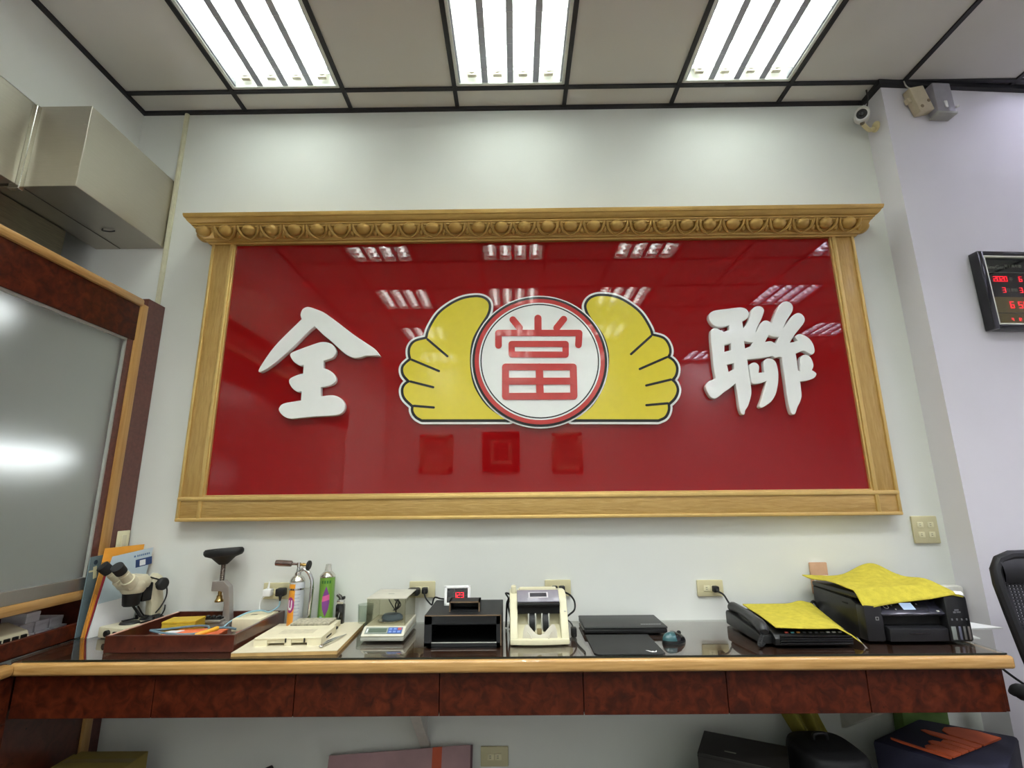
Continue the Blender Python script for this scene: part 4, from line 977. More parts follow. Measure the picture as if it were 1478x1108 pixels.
def skin_patch(pts, r, ang, z):
    m = MB(); n = len(pts)
    us = sorted({round(p[0], 5) for p in pts}); us = sorted(set(us) | {us[0]+(us[-1]-us[0])*i/10 for i in range(11)})
    def span(u):
        v = []
        for i in range(n):
            a, b = pts[i], pts[(i+1) % n]
            if abs(a[0]-u) < 1e-6: v.append(a[1])
            if (a[0]-u)*(b[0]-u) < 0: v.append(a[1]+(b[1]-a[1])*(u-a[0])/(b[0]-a[0]))
        return (min(v), max(v)) if v else (0, 0)
    for a, b in zip(us, us[1:]):
        if b-a < 1e-6: continue
        a_ = span(a); b_ = span(b)
        m.quad(on_can(r, ang, z, a, a_[0]), on_can(r, ang, z, b, b_[0]), on_can(r, ang, z, b, b_[1]), on_can(r, ang, z, a, a_[1]))
    return m
pp = [(.023*math.cos(i*PI/12)*(.8), .032*math.sin(i*PI/12)) for i in range(24)]
obj('emblem_disc', skin_patch(pp, .0322, math.radians(248), .098), mat('can_purple', '#a3347c', .3, coat=.4), t, smooth=0)
for q in ([(-.010, .02), (-.004, .02), (-.004, -.012), (-.010, -.010)], [(.004, .02), (.010, .02), (.010, -.010), (.004, -.012)], [(-.010, -.009), (-.004, -.009), (0, -.012), (.004, -.009), (.010, -.009), (.006, -.020), (-.006, -.020)]):
    obj('emblem_mark', skin_patch(q, .0327, math.radians(248), .098), paper, t, smooth=0)
for k in range(7): obj('print_line', skin_patch([(-.012, .001), (.012-.004*(k % 2), .001), (.012-.004*(k % 2), -.001), (-.012, -.001)], .0320, math.radians(300), .14-.014*k), mat('can_print', '#7d8698', .5), t, smooth=0)
can(t, 'shoulder', [(.0, .19), (.0312, .19), (.0322, .193), (.031, .197), (.025, .208), (.016, .216), (.012, .218), (.0, .218)], mat('tinplate', '#cfccc2', .2, metal=.9))
tb = obj('valve_body', MB().lathe([(.0, .216), (.014, .216), (.014, .226), (.009, .23), (.006, .25), (.008, .252), (.008, .27), (.0, .272)], (tx, ty, S), 18), chrome, t)
zz = S+.262
obj('burner_tube', MB().tube([(tx-.0, ty, zz), (tx-.03, ty, zz+.002), (tx-.031, ty, zz+.002), (tx-.035, ty, zz+.003), (tx-.088, ty, zz+.006), (tx-.103, ty, zz+.007), (tx-.103, ty, zz+.007), (tx-.095, ty, zz+.0065)], [.005, .006, .010, .013, .0135, .0125, .010, .009], 18), mat('burner_steel', '#8f7f7a', .25, metal=.9, var=.15, scale=25), t)
obj('valve_stem', MB().tube([(tx, ty, zz), (tx+.018, ty, zz-.002), (tx+.019, ty, zz-.002), (tx+.028, ty, zz-.003), (tx+.04, ty, zz-.004)], [.0055, .0055, .008, .006, .004], 12), brass, t)
obj('valve_knob', MB().lathe([(.0, 0), (.018, 0), (.021, .003), (.021, .010), (.017, .013), (.0, .013)], M=Matrix.Translation((tx+.038, ty, zz-.004)) @ Matrix.Rotation(PI/2+.15, 4, 'Y'), n=20), rubber, t)
obj('grip_tube', MB().tube(arc([(tx+.004, ty, S+.232), (tx+.022, ty, S+.240), (tx+.045, ty, S+.228), (tx+.062, ty, S+.195), (tx+.065, ty, S+.15), (tx+.062, ty, S+.08), (tx+.058, ty, S+.004)], 6), .0085, 12), chrome, t)
obj('clamp', MB().box((tx+.028, ty-.006, S+.160), (tx+.075, ty+.006, S+.163), .001).lathe([(.0325, .158), (.0335, .158), (.0335, .165), (.0325, .165)], (tx, ty, S), 24), chrome, t)

# green gas can
tx, ty = -.850, 2.36
t = thing('gas_can', 'green butane can with purple diamond and clear cap by the wall', 'can', (tx, ty, S))
can(t, 'body', [(.0, 0), (.032, 0), (.0335, .004), (.033, .008), (.033, .2), (.0335, .204), (.0, .204)], mat('can_green', '#6f9c3e', .3, coat=.4, var=.05))
can(t, 'shoulder', [(.0, .204), (.034, .204), (.0342, .209), (.030, .215), (.019, .226), (.015, .228), (.0, .228)], MATS['tinplate'])
can(t, 'cap', [(.0, .228), (.0155, .228), (.0150, .232), (.012, .25), (.011, .2575), (.0, .258)], mat('clear_cap', '#e4e2da', .25, trans=.6, var=.02))
obj('valve_collar', MB().lathe([(.0, .226), (.016, .226), (.016, .231), (.0, .231)], (tx, ty, S), 18), mat('cap_grey', '#b9b8ae', .4), t)
obj('emblem', skin_patch([(0, .065), (.012, .03), (.017, 0), (.013, -.03), (0, -.062), (-.013, -.03), (-.017, 0), (-.012, .03)], .0334, math.radians(285), .105), mat('can_violet', '#7b3a86', .35, coat=.4), t, smooth=0)
obj('emblem_band', skin_patch([(-.015, .022), (.015, .030), (.016, .008), (-.016, .0)], .0337, math.radians(285), .105), mat('can_pink', '#c9568e', .35, coat=.4), t, smooth=0)
for k in range(4): obj('print', skin_patch([(-.020+.011*k, .006), (-.013+.011*k, .006), (-.013+.011*k, -.006), (-.020+.011*k, -.006)], .0336, math.radians(282), .186), mat('can_dark_green', '#2f6a2a', .4), t, smooth=0)
obj('badge', skin_patch([(-.006, .011), (.006, .011), (.006, -.011), (-.006, -.011)], .0336, math.radians(255), .035), mat('can_pale_blue', '#8fc0c8', .4), t, smooth=0)
obj('stripe', skin_patch([(-.0015, .09), (.0015, .09), (.0015, -.09), (-.0015, -.09)], .0336, math.radians(232), .1), mat('can_dark_green', '#2f6a2a', .4), t, smooth=0)

# lighter
t = thing('torch_lighter', 'black upright lighter with a silver head next to the green can', 'lighter', (-.781, 2.35, S))
obj('body', MB().box((-.799, 2.335, S), (-.763, 2.365, S+.093), .006), black_g, t)
obj('head', MB().box((-.796, 2.337, S+.093), (-.766, 2.363, S+.112), .004), chrome, t)
obj('nozzle', MB().tube([(-.780, 2.35, S+.11), (-.785, 2.35, S+.122), (-.799, 2.35, S+.131)], [.010, .009, .007], 12), mat('lighter_dark_metal', '#4c4a46', .3, metal=.8), t)
obj('trigger', MB().box((-.775, 2.343, S+.112), (-.763, 2.357, S+.124), .003), black, t)
obj('gauge', MB().prism([(-.786, S+.03), (-.782, S+.055), (-.778, S+.062), (-.780, S+.045)], 'Y', 2.3345, 2.3355), greyp, t, smooth=0)

# drinking glass
t = thing('drinking_glass', 'small clear glass tumbler behind the weighing scale', 'glass', (-.672, 2.36, S))
obj('wall', MB().lathe([(.030, .0), (.034, .088), (.0325, .088), (.0285, .006)], (-.672, 2.36, S), 28), clear_w, t)
obj('base', MB().lathe([(.0, .0005), (.030, .0005), (.0295, .008), (.0, .008)], (-.672, 2.36, S), 28), clear_w, t)

# weighing scale
t = thing('weighing_scale', 'cream laboratory scale with draught shield and blue key panel', 'scale', (-.528, 2.2, S))
MM = Matrix.Translation((-.528, 2.09, S)) @ Matrix.Rotation(-.01, 4, 'Z')
obj('base', MB().prism([(0, .006), (.0, .020), (.24, .026), (.24, .006)], 'X', -.084, .086, .004, M=MM), mat('scale_grey', '#9c9d92', .45), t)
obj('housing', MB().prism([(.003, .020), (.0, .026), (.042, .049), (.24, .052), (.24, .022)], 'X', -.083, .085, .004, M=MM), mat('scale_cream', '#d9d6c4', .4), t)
slope = math.atan2(.023, .042)
PM = MM @ Matrix.Translation((.001, .021, .0388)) @ Matrix.Rotation(slope, 4, 'X')
obj('panel', MB().box((-.072, -.017, 0), (.074, .017, .0012), M=PM), mat('scale_panel', '#8d978c', .3), t, smooth=0)
obj('display', MB().box((-.058, -.010, .0013), (.012, .011, .002), M=PM), mat('lcd_green', '#5f6e60', .15, coat=.6), t, smooth=0)
obj('print', MB().box((-.066, -.010, .0013), (-.062, .008, .0018), M=PM), paper, t, smooth=0)
obj('key_panel', MB().box((.018, -.015, .0012), (.072, .015, .002), M=PM), mat('key_blue', '#3f62ae', .4), t, smooth=0)
for i in range(3):
    for j in range(2):
        if (i, j) == (2, 1):
            obj('key', MB().box((.055, .001, .002), (.070, .013, .0032), .001, M=PM), mat('key_red', '#c0605c', .4), t)
        else:
            obj('key', MB().box((.022+.017*i, -.012+.014*j, .002), (.033+.017*i, -.003+.014*j, .0032), .001, M=PM), mat('key_light_blue', '#7f9cd6', .4), t)
# shield: four clear walls and a cream lid
a0, a1, c0, c1, z0, z1 = -.077, .079, .045, .235, .052, .150
obj('shield_pane', MB().box((a0, c0, z0), (a1, c0+.0025, z1), M=MM), clear, t, smooth=0)
obj('shield_pane', MB().box((a0, c1-.0025, z0), (a1, c1, z1), M=MM), clear, t, smooth=0)
obj('shield_pane', MB().box((a0, c0+.0025, z0), (a0+.0025, c1-.0025, z1), M=MM), clear, t, smooth=0)
obj('shield_pane', MB().box((a1-.0025, c0+.0025, z0), (a1, c1-.0025, z1), M=MM), clear, t, smooth=0)
lid = obj('shield_lid', MB().box((a0-.002, c0-.002, z1), (a1+.002, c1+.002, z1+.005), .002, M=MM), mat('scale_lid', '#dcd8c8', .45, trans=.25), t)
obj('finger_grip', MB().box((-.012, .125, z1+.0048), (.012, .132, z1+.0056), M=MM), greyp, lid, smooth=0)
obj('pan', MB().lathe([(.0, .050), (.05, .050), (.052, .053), (.05, .055), (.0, .055)], M=MM @ Matrix.Translation((0, .13, .002)), n=28), chrome, t)
t2 = thing('wired_puck', 'blue grey oval puck with coiled wire inside the scale shield', 'mouse', tuple(MM @ Vector((.005, .13, .057))))
PMM = MM @ Matrix.Translation((.008, .125, .058))
obj('body', MB().lathe([(.0, .0), (.040, .0), (.044, .006), (.043, .012), (.034, .021), (.0, .026)], M=PMM @ Matrix.Diagonal((1, .75, 1, 1)), n=28), mat('blue_grey_plastic', '#6f84a0', .4), t2)
wp = []
for i in range(60):
    a = i*.42; wp.append(PMM @ Vector((.012+.010*math.cos(a)+.006*math.sin(i*.11), .02+.008*math.sin(a), .03+.024*(1+math.sin(a*.5)))))
obj('wire_coil', MB().tube(wp, .0022, 6), mat('dark_wire', '#3b3f44', .5), t2)
obj('wire_tail', MB().tube(arc([PMM @ Vector((.01, .02, .026)), PMM @ Vector((-.01, .015, .055)), PMM @ Vector((-.022, .02, .075)), PMM @ Vector((-.012, .025, .084)), PMM @ Vector((.01, .02, .07))]), .0022, 6), mat('dark_wire', '#3b3f44', .5), t2)

# black open-front box with a thermometer on it
t = thing('black_box', 'black open-front cash box with brown edges beside the scale', 'box', (-.208, 2.18, S))
bk = mat('black_fibreboard', '#161719', .6, var=.12, bump=.15, bscale=300); be = mat('raw_brown_edge', '#6f5a44', .7)
x0, x1, y0, y1, zt = -.354, -.063, 2.036, 2.325, S+.109
m = MB().box((x0, y0+.002, S+.0005), (x0+.008, y1, zt-.008)).box((x1-.008, y0+.002, S+.0005), (x1, y1, zt-.008)).box((x0, y1-.008, S+.0005), (x1, y1, zt-.008))
obj('side_board', m, bk, t, smooth=0)
obj('top_board', MB().box((x0, y0+.002, zt-.008), (x1, y1, zt)), bk, t, smooth=0)
obj('bottom_board', MB().box((x0+.008, y0+.002, S+.0005), (x1-.008, y1-.008, S+.008)), bk, t, smooth=0)
fr = MB().box((x0, y0, S+.0005), (x0+.028, y0+.006, zt-.002)).box((x1-.018, y0, S+.0005), (x1, y0+.006, zt-.002)).box((x0, y0, zt-.032), (x1, y0+.006, zt-.002)).box((x0, y0, S+.0005), (x1, y0+.006, S+.012))
obj('front_frame', fr, bk, t, smooth=0)
obj('edge_band', MB().box((x0, y0-.0005, zt-.003), (x1, y0+.004, zt+.0004)).box((x1-.003, y0-.0005, S+.002), (x1+.0004, y0+.004, zt)), be, t, smooth=0)
obj('slot_lip', MB().box((x0+.028, y0-.001, S+.012), (x1-.018, y0+.004, S+.0145)), greyp, t, smooth=0)
x0, x1, y0, y1, z0 = -.268, -.148, 2.09, 2.165, zt+.0006
t = thing('small_black_tray', 'small black open box with brown edges on the black box', 'box', (-.208, 2.13, zt))
obj('shell', MB().box((x0, y0+.002, z0), (x0+.006, y1, z0+.038)).box((x1-.006, y0+.002, z0), (x1, y1, z0+.038)).box((x0, y0+.002, z0+.032), (x1, y1, z0+.038)).box((x0+.006, y0+.002, z0), (x1-.006, y1, z0+.005)).box((x0, y1-.006, z0), (x1, y1, z0+.038)), bk, t, smooth=0)
obj('edge_band', MB().box((x0, y0, z0), (x0+.005, y0+.003, z0+.038)).box((x1-.005, y0, z0), (x1, y0+.003, z0+.038)).box((x0, y0, z0+.033), (x1, y0+.003, z0+.038)), be, t, smooth=0)
t = thing('thermometer', 'white framed digital display showing red 123 on the black box', 'display', (-.25, 2.215, zt))
MM = Matrix.Translation((-.250, 2.205, zt+.0008)) @ Matrix.Rotation(-.02, 4, 'Y') @ Matrix.Rotation(-.22, 4, 'X')
m = MB()
for a, b in (((-.055, 0, 0), (-.043, .016, .078)), ((.043, 0, 0), (.055, .016, .078)), ((-.055, 0, 0), (.055, .016, .012)), ((-.055, 0, .066), (.055, .016, .078))): m.box(a, b, .003, M=MM)
obj('frame', m, white_p, t)
obj('screen', MB().box((-.044, .004, .011), (.044, .014, .067), M=MM), mat('screen_black', '#242428', .2, coat=.5), t, smooth=0)
m = digits('123', 0, 0, .019, .0155)
obj('led_digits', m, red_led, t, M=MM @ Matrix.Translation((-.016, .0395, .04)), smooth=0)
obj('stand', MB().prism([(.016, 0), (.016, .05), (.045, 0)], 'X', -.03, .03, .001, M=Matrix.Translation((-.250, 2.205, zt+.0008))), white_p, t, smooth=0)

# money counter
mc = thing('money_counter', 'cream banknote counting machine with grey V-shaped stacker', 'money counter', (.083, 2.13, S))
A = lambda x, y, z: Vector((x, y, z))
MM = Matrix.Translation((.083, 2.03, S)) @ Matrix.Rotation(.02, 4, 'Z')
c2 = mat('counter_cream', '#d6d0b0', .4, coat=.15, var=.03)
sidep = [(.006, .020), (.02, .05), (.075, .150), (.10, .168), (.13, .176), (.20, .170), (.215, .12), (.215, .004), (.01, .004)]
for s in (-1, 1):
    obj('side_cheek', MB().prism(sidep, 'X', s*.112 if s < 0 else .082, -.082 if s < 0 else s*.112, .005, M=MM), c2, mc)
obj('left_prong', MB().box((-.106, .10, .15), (-.086, .14, .196), .006, M=MM), c2, mc)
lip = [(-.112+.224*i/12, -.006+.010*((i-6)/6)**2) for i in range(13)]
obj('front_lip', MB().prism(lip+[(.112, .055), (-.112, .055)], 'Z', .004, .024, .004, M=MM), c2, mc)
obj('back_body', MB().box((-.084, .115, .004), (.084, .215, .135), .004, M=MM), c2, mc)
obj('pocket_floor', MB().prism([(.02, .022), (.085, .058), (.105, .10), (.118, .10), (.118, .01), (.02, .01)], 'X', -.083, .083, .003, M=MM), c2, mc)
obj('note_slot', MB().box((-.083, .06, .1), (.083, .12, .135), .002, M=MM), dark, mc)
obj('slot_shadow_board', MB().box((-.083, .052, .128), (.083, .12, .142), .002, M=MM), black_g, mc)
dp = MM @ Matrix.Translation((0, .062, .142)) @ Matrix.Rotation(.62, 4, 'X')
obj('display_panel', MB().box((-.083, .0, -.004), (.083, .060, .004), .002, M=dp), mat('lilac_grey_panel', '#8d8993', .25, coat=.5), mc)
obj('display', MB().box((-.038, .018, .004), (.040, .046, .0052), M=dp), mat('display_bezel', '#c3bfc4', .35), mc, smooth=0)
obj('display_screen', MB().box((-.032, .023, .0052), (.034, .042, .006), M=dp), mat('screen_grey', '#3c3c42', .15, coat=.6), mc, smooth=0)
obj('hopper_bar', MB().box((-.074, .12, .166), (.078, .15, .186), .006, M=MM), c2, mc)
obj('hopper_back', MB().box((-.080, .15, .13), (.080, .20, .172), .006, M=MM), c2, mc)
for x in (-.026, .026):
    obj('roller', MB().cyl(MM @ A(x-.010, .073, .066), MM @ A(x+.010, .073, .066), .036, n=24), rubber, mc)
    obj('roller_guide', MB().box((x-.016, .055, .04), (x-.011, .09, .102), .001, M=MM).box((x+.011, .055, .04), (x+.016, .09, .102), .001, M=MM), mat('clear_grey_plastic', '#c9c9c0', .2), mc)
obj('sensor', MB().box((-.009, .028, .034), (.009, .04, .054), .002, M=MM), mat('sensor_brown', '#8a7c58', .4), mc)
vs = [(-.066, .020), (-.062, .052), (-.054, .072), (-.044, .074), (-.016, .042), (0, .036), (.016, .042), (.048, .074), (.058, .072), (.066, .052), (.068, .020)]
obj('stacker_plate', MB().prism(vs, 'Y', .012, .018, .002, M=MM @ Matrix.Rotation(-.15, 4, 'X')), mat('stacker_grey', '#c9c4b4', .4), mc)
for s in (-1, 1): obj('stacker_rib', MB().tube(arc([MM @ A(s*.032, .002, .024), MM @ A(s*.036, .006, .036), MM @ A(s*.046, .010, .048)]), .0022, 6), mat('stacker_grey', '#c9c4b4', .4), mc)
obj('vent', MB().box((.098, .045, .11), (.106, .046, .113), M=MM), greyp, mc, smooth=0)
for x in (-.09, .09):
    for y in (.03, .19): obj('foot', MB().cyl(MM @ A(x, y, 0), MM @ A(x, y, .005), .01, n=10), rubber, mc)

# laptop, pad, mouse
t = thing('laptop', 'closed black laptop lying by the wall right of the money counter', 'laptop', (.44, 2.29, S))
lp = mat('laptop_black', '#333432', .5, var=.05)
MM = Matrix.Translation((.440, 2.29, S)) @ Matrix.Rotation(.0, 4, 'Z')
obj('base', MB().box((-.168, -.102, .003), (.166, .110, .019), .004, M=MM), black, t)
obj('lid', MB().box((-.170, -.104, .0198), (.168, .105, .028), .004, M=MM), lp, t)
obj('hinge', MB().cyl(MM @ A(-.13, .108, .018), MM @ A(.13, .108, .018), .008, n=10), black, t)
m = MB()
for i in range(8): m.box((.068+.0105*i, -.067, .0279), (.077+.0105*i, -.059, .0284), M=MM)
obj('logo', m, mat('logo_silver', '#a2a3a4', .3, metal=.6), t, smooth=0)
for i in range(3): obj('port', MB().box((-.1705, -.06+.035*i, .007), (-.168, -.04+.035*i, .014), M=MM), alu, t, smooth=0)
t = thing('mouse_pad', 'thin black mouse pad with a small white emblem, before the laptop', 'mouse pad', (.40, 2.0, S))
obj('pad', MB().prism([(.295, 1.916), (.508, 1.916), (.520, 1.928), (.52, 2.17), (.27, 2.17), (.27, 1.935), (.279, 1.921)], 'Z', S+.0002, S+.0042, .001), mat('cloth_black', '#2a2b2a', .75, bump=.2, bscale=500), t)
lg = Matrix.Translation((.480, 1.945, S+.0043))
obj('emblem', MB().prism([(-.022, .012), (-.012, .010), (-.004, -.001), (.002, .004), (.006, -.006), (.018, .012), (.012, -.010), (-.004, -.013), (-.012, -.004)], 'Z', 0, .0003, M=lg), mat('emblem_white', '#d8d8d8', .5), t, smooth=0)
t = thing('computer_mouse', 'black and teal computer mouse to the right of the laptop', 'mouse', (.595, 2.07, S))
MM = Matrix.Translation((.596, 2.075, S)) @ Matrix.Rotation(math.radians(-62), 4, 'Z')
def mouse_f(u, v, k=1.0, z0=0):
    a = 2*PI*u; r = math.sin(v*PI/2)
    x = .031*k*r*math.cos(a)*(1-.12*math.sin(a)**2); y = .052*k*r*math.sin(a)
    z = .036*k*math.cos(v*PI/2)**.75*(1-.25*(math.sin(a)*r))+z0
    return MM @ Vector((x, y, max(.0, z)))
obj('shell', MB().grid(lambda u, v: mouse_f(u, max(v, .001)), 28, 10), mat('mouse_teal', '#2b565b', .3, coat=.4), t)
obj('button_panel', MB().grid(lambda u, v: mouse_f(-.04+.56*u, .10+.86*v, 1.03, .0006), 18, 10), black_g, t)
obj('base_rim', MB().grid(lambda u, v: mouse_f(u, .90+.10*v, 1.035, .0005), 28, 3), black, t)
obj('side_panel', MB().grid(lambda u, v: mouse_f(.53+.14*u, .5+.49*v, 1.015, .0004), 8, 6), black, t)
obj('wheel', MB().cyl(MM @ A(-.003, .028, .028), MM @ A(.003, .028, .028), .009, n=16), rubber, t)

# fax machine under a towel
t = thing('fax_machine', 'low black fax telephone with corded handset under a yellow towel', 'fax machine', (1.07, 2.17, S))
obj('body', MB().prism([(2.0, .768), (1.995, .792), (2.01, .805), (2.03, .812), (2.32, .830), (2.33, .82), (2.33, .768)], 'X', .945, 1.232, .004), black, t)
m = MB()
for i in range(4): m.box((.962, 1.990, .775+.008*i), (1.225, 1.999, .779+.008*i), .001)
obj('front_rib', m, black_g, t)
obj('cradle', MB().prism([(2.02, .768), (2.02, .80), (2.06, .806), (2.32, .826), (2.33, .815), (2.33, .768)], 'X', .900, .947, .006), black, t)
obj('handset', MB().tube(arc([(.924, 2.315, .828), (.924, 2.29, .842), (.924, 2.20, .842), (.924, 2.10, .832), (.922, 2.045, .822), (.918, 2.02, .808)], 5), [.014, .017, .02, .021, .021, .02, .019, .018, .017, .017, .017, .017, .018, .018, .019, .019, .02, .021, .022, .022, .022, .022, .021, .02, .019, .015], 14), mat('handset_grey', '#2e2f31', .4), t)
for i, c in enumerate(('#b4473c', '#4f97a0', '#c98a3a', '#3a3a3c', '#3a3a3c', '#3a3a3c', '#3a3a3c', '#bfbfba', '#bfbfba', '#bfbfba')):
    obj('key', MB().box((.992+.022*i, 2.012, .806+.0005), (1.004+.022*i, 2.020, .8115), .0015), mat('key_'+c, c, .4), t)
cp = []
for i in range(120):
    a = i*.75; s_ = i/119
    c_ = Vector((.912-.030*math.sin(s_*PI), 2.022-.035*math.sin(s_*PI), .802-.031*math.sin(min(1, s_*1.35)*PI/2)))
    cp.append(c_+Vector((.0065*math.cos(a), .0065*math.sin(a)*.6, .0065*math.sin(a)*.5)))
obj('coiled_cord', MB().tube(cp, .0024, 6), black, t)

def bil(p, u, v): return [(p[0][i]*(1-u)+p[1][i]*u)*(1-v)+(p[2][i]*(1-u)+p[3][i]*u)*v for i in range(3)]
def cloth(name, label, fn, nu, nv, grp, loc):
    t = thing(name, label, 'towel', loc, grp)
    o = obj('cloth', MB().grid(fn, nu, nv), towel_m, t, smooth=60)
    s_ = o.modifiers.new('thickness', 'SOLIDIFY'); s_.thickness = .0035; s_.offset = 1
    return t
def fax_towel(u, v):
    x, y, z = bil([(.957, 2.006, .8245), (1.222, 2.000, .8225), (.985, 2.345, .838), (1.283, 2.345, .838)], u, v)
    y -= .012*math.sin(u*PI)*(1-v); z += .003*math.sin(u*9+v*4)*math.sin(v*PI)+.004*math.sin(u*PI)*math.sin(v*PI)+.002
    z += .012*math.exp(-((u-.85)/.12)**2-((v-.98)/.1)**2)
    if u > .82:                               # the right side slides off and hangs to the desk at the front
        k = (u-.82)/.18; w = max(0, 1-v*1.15)
        x += .034*k*w; z -= (.050*k**1.3)*w; y -= .012*k*w
    return Vector((x, y, z))
tt = cloth('yellow_towel', 'yellow microfibre towel spread flat over the fax machine', fax_towel, 40, 40, 'yellow towels', (1.11, 2.17, .82))
obj('care_tag', MB().grid(lambda u, v: Vector((1.248+.022*v-.004*u, 1.990-.010*v+.008*u, .786-.020*v*(1+.3*v)+.012*u*(1-v))), 3, 6), white_p, tt)

# printer
t = thing('printer', 'black ink tank printer with tilted control panel under a yellow towel', 'printer', (1.5, 2.19, S))
pb = mat('printer_black', '#1b1b1d', .38, var=.06)
px0, px1, py0, py1 = 1.312, 1.672, 2.05, 2.365
obj('body', MB().prism([(py0+.03, S+.004), (py0+.03, S+.10), (py0+.03, S+.128), (py0+.06, S+.142), (py1, S+.148), (py1, S+.004)], 'X', px0, px1, .004), pb, t)
obj('scanner_lid', MB().box((px0-.002, py0+.02, S+.150), (px1-.0, py1, S+.170), .006), pb, t)
obj('lid_seam', MB().box((px0-.001, py0+.05, S+.1475), (px0+.01, py1-.005, S+.1495)), dark, t, smooth=0)
obj('side_grip', MB().box((px0-.002, 2.13, S+.118), (px0+.002, 2.165, S+.124), .001), dark, t)
obj('left_front', MB().box((px0, py0-.012, S+.004), (px0+.07, py0+.04, S+.13), .008), pb, t)
obj('front_badge', MB().strip([(0, 0), (.010, 0), (.010, .010), (0, .010)], .002, -.0005, .0005, True), mat('badge_silver', '#a8a8a4', .3, metal=.5), t, M=Matrix.Translation((px0+.04, py0-.0125, S+.08)), smooth=0)
# output recess
obj('output_slot', MB().box((px0+.07, py0+.012, S+.058), (px1-.062, py0+.0305, S+.096)), dark, t, smooth=0)
obj('paper_tray', MB().prism([(py0-.020, S+.006), (py0-.024, S+.05), (py0-.006, S+.056), (py0+.03, S+.058), (py0+.03, S+.006)], 'X', px0+.078, px1-.064, .003), pb, t)
obj('tray_handle', MB().box((px0+.15, py0-.0255, S+.034), (px0+.225, py0-.0215, S+.038), .001), black_g, t)
cpm = Matrix.Translation(((px0+px1)/2+.004, py0-.014, S+.096)) @ Matrix.Rotation(math.radians(38), 4, 'X')
obj('control_panel', MB().box((-.122, 0, -.006), (.118, .062, .006), .003, M=cpm), mat('panel_black', '#33333e', .2, coat=.8), t)
obj('touch_screen', MB().box((-.026, .020, .0062), (.020, .050, .0072), M=cpm), emis('screen_pale_blue', '#9fb4cf', .55), t, smooth=0)
obj('power_ring', MB().tube([cpm @ A(-.085+.009*math.cos(2*PI*i/20), .036+.010*math.sin(2*PI*i/20), .0066) for i in range(20)], .001, 5, closed=True), white_p, t)
for x, y in ((-.06, .04), (-.055, .022), (.038, .045)): obj('panel_button', MB().cyl(cpm @ A(x, y, .006), cpm @ A(x, y, .0072), .003, n=10), greyp, t)
obj('nfc_mark', MB().box((.092, .008, .0062), (.102, .016, .0068), M=cpm), greyp, t, smooth=0)
# ink tank tower at right
obj('tank_housing', MB().box((px1-.060, py0-.022, S+.003), (px1+.028, py0+.20, S+.165), .010), pb, t)
for i, c in enumerate(('#7e847f', '#5b5d6c', '#60605f', '#66605f')):
    w_ = .017 if i == 0 else .009
    xx = px1-.052+(0 if i == 0 else .010+.017*i)
    obj('ink_window', MB().box((xx, py0-.0235, S+.012), (xx+w_, py0-.0215, S+.058), .0008), mat('ink_'+c, c, .2, coat=.5), t)
    obj('tank_mark', MB().box((px1-.046+.018*i, py0-.0230, S+.078), (px1-.040+.018*i, py0-.0218, S+.085), .0005), mat('tank_mark', '#6b6b70', .4), t)
obj('tank_logo', MB().box((px1-.028, py0-.0226, S+.112), (px1-.012, py0-.0218, S+.117)).box((px1-.034, py0-.0226, S+.104), (px1-.024, py0-.0218, S+.110)).box((px1-.021, py0-.0226, S+.105), (px1-.006, py0-.0218, S+.110)), mat('tank_mark', '#6b6b70', .4), t, smooth=0)
obj('rear_cable', MB().tube(arc([(1.315, 2.34, S+.06), (1.30, 2.35, S+.085), (1.285, 2.345, S+.075), (1.29, 2.34, S+.05), (1.305, 2.335, S+.04)]), .006, 7), black, t)

def pr_towel(u, v):
    x, y, z = bil([(1.318, 2.024, .944), (1.685, 2.036, .945), (1.288, 2.372, .950), (1.712, 2.385, .947)], u, v)
    z += .004+.006*math.sin(u*PI)*math.sin(v*PI)
    z += .050*math.exp(-((u-.60)/.22)**2-((v-.80)/.25)**2)+.016*math.exp(-((u-.85)/.14)**2-((v-.35)/.3)**2)
    z += .0045*math.sin(u*13+v*6)*v+.004*math.sin(u*5-v*9)+.005*max(0, math.sin(u*7-v*5+1))**3*math.sin(v*PI)
    if v < .16:                                # hangs over the front edge, most at the left corner
        k = (.16-v)/.16
        z -= k**1.1*(.058*(1-u)**.9+.008); y += k*.028*(1-u)-k*.012
    if u < .12:
        k = (.12-u)/.12
        x -= .012*k*v; z += .010*k*(v-.3)
    if u > .9: z -= .012*((u-.9)/.1)*(1-v)
    return Vector((x, y, z))
tt = cloth('yellow_towel', 'rumpled yellow microfibre towel draped over the printer top', pr_towel, 56, 48, 'yellow towels', (1.5, 2.2, .94))
obj('care_tag', MB().grid(lambda u, v: Vector((1.655+.03*u, 2.030-.01*v, .946-.002*u-.010*v)), 4, 3), white_p, tt)
t = thing('paper_stack', 'white folded papers on the desk end right of the printer', 'paper', (1.80, 2.2, S))
obj('sheet', MB().prism([(1.715, 2.09), (1.77, 2.055), (1.70, 2.30), (1.72, 2.30)][:0] or [(1.703, 2.10), (1.76, 2.075), (1.79, 2.18), (1.705, 2.25)], 'Z', S+.0005, S+.004), paper, t, smooth=0)
obj('folded_sheet', MB().prism([(1.705, 2.16), (1.90, 2.125), (1.86, 2.22), (1.72, 2.31)], 'Z', S+.012, S+.017, M=Matrix.Translation((1.70, 2.2, S)) @ Matrix.Rotation(-.06, 4, 'Y') @ Matrix.Translation((-1.70, -2.2, -S))), paper, t, smooth=0)
t = thing('hanging_cable', 'black cable running from the printer down past the desk end', 'cord', (1.8, 2.3, .7))
obj('cord', MB().tube(arc([(1.70, 2.30, .885), (1.76, 2.31, .862), (1.80, 2.28, .80), (1.83, 2.2, .72), (1.86, 2.1, .64), (1.90, 2.0, .58)], 8), .0045, 7), black, t)

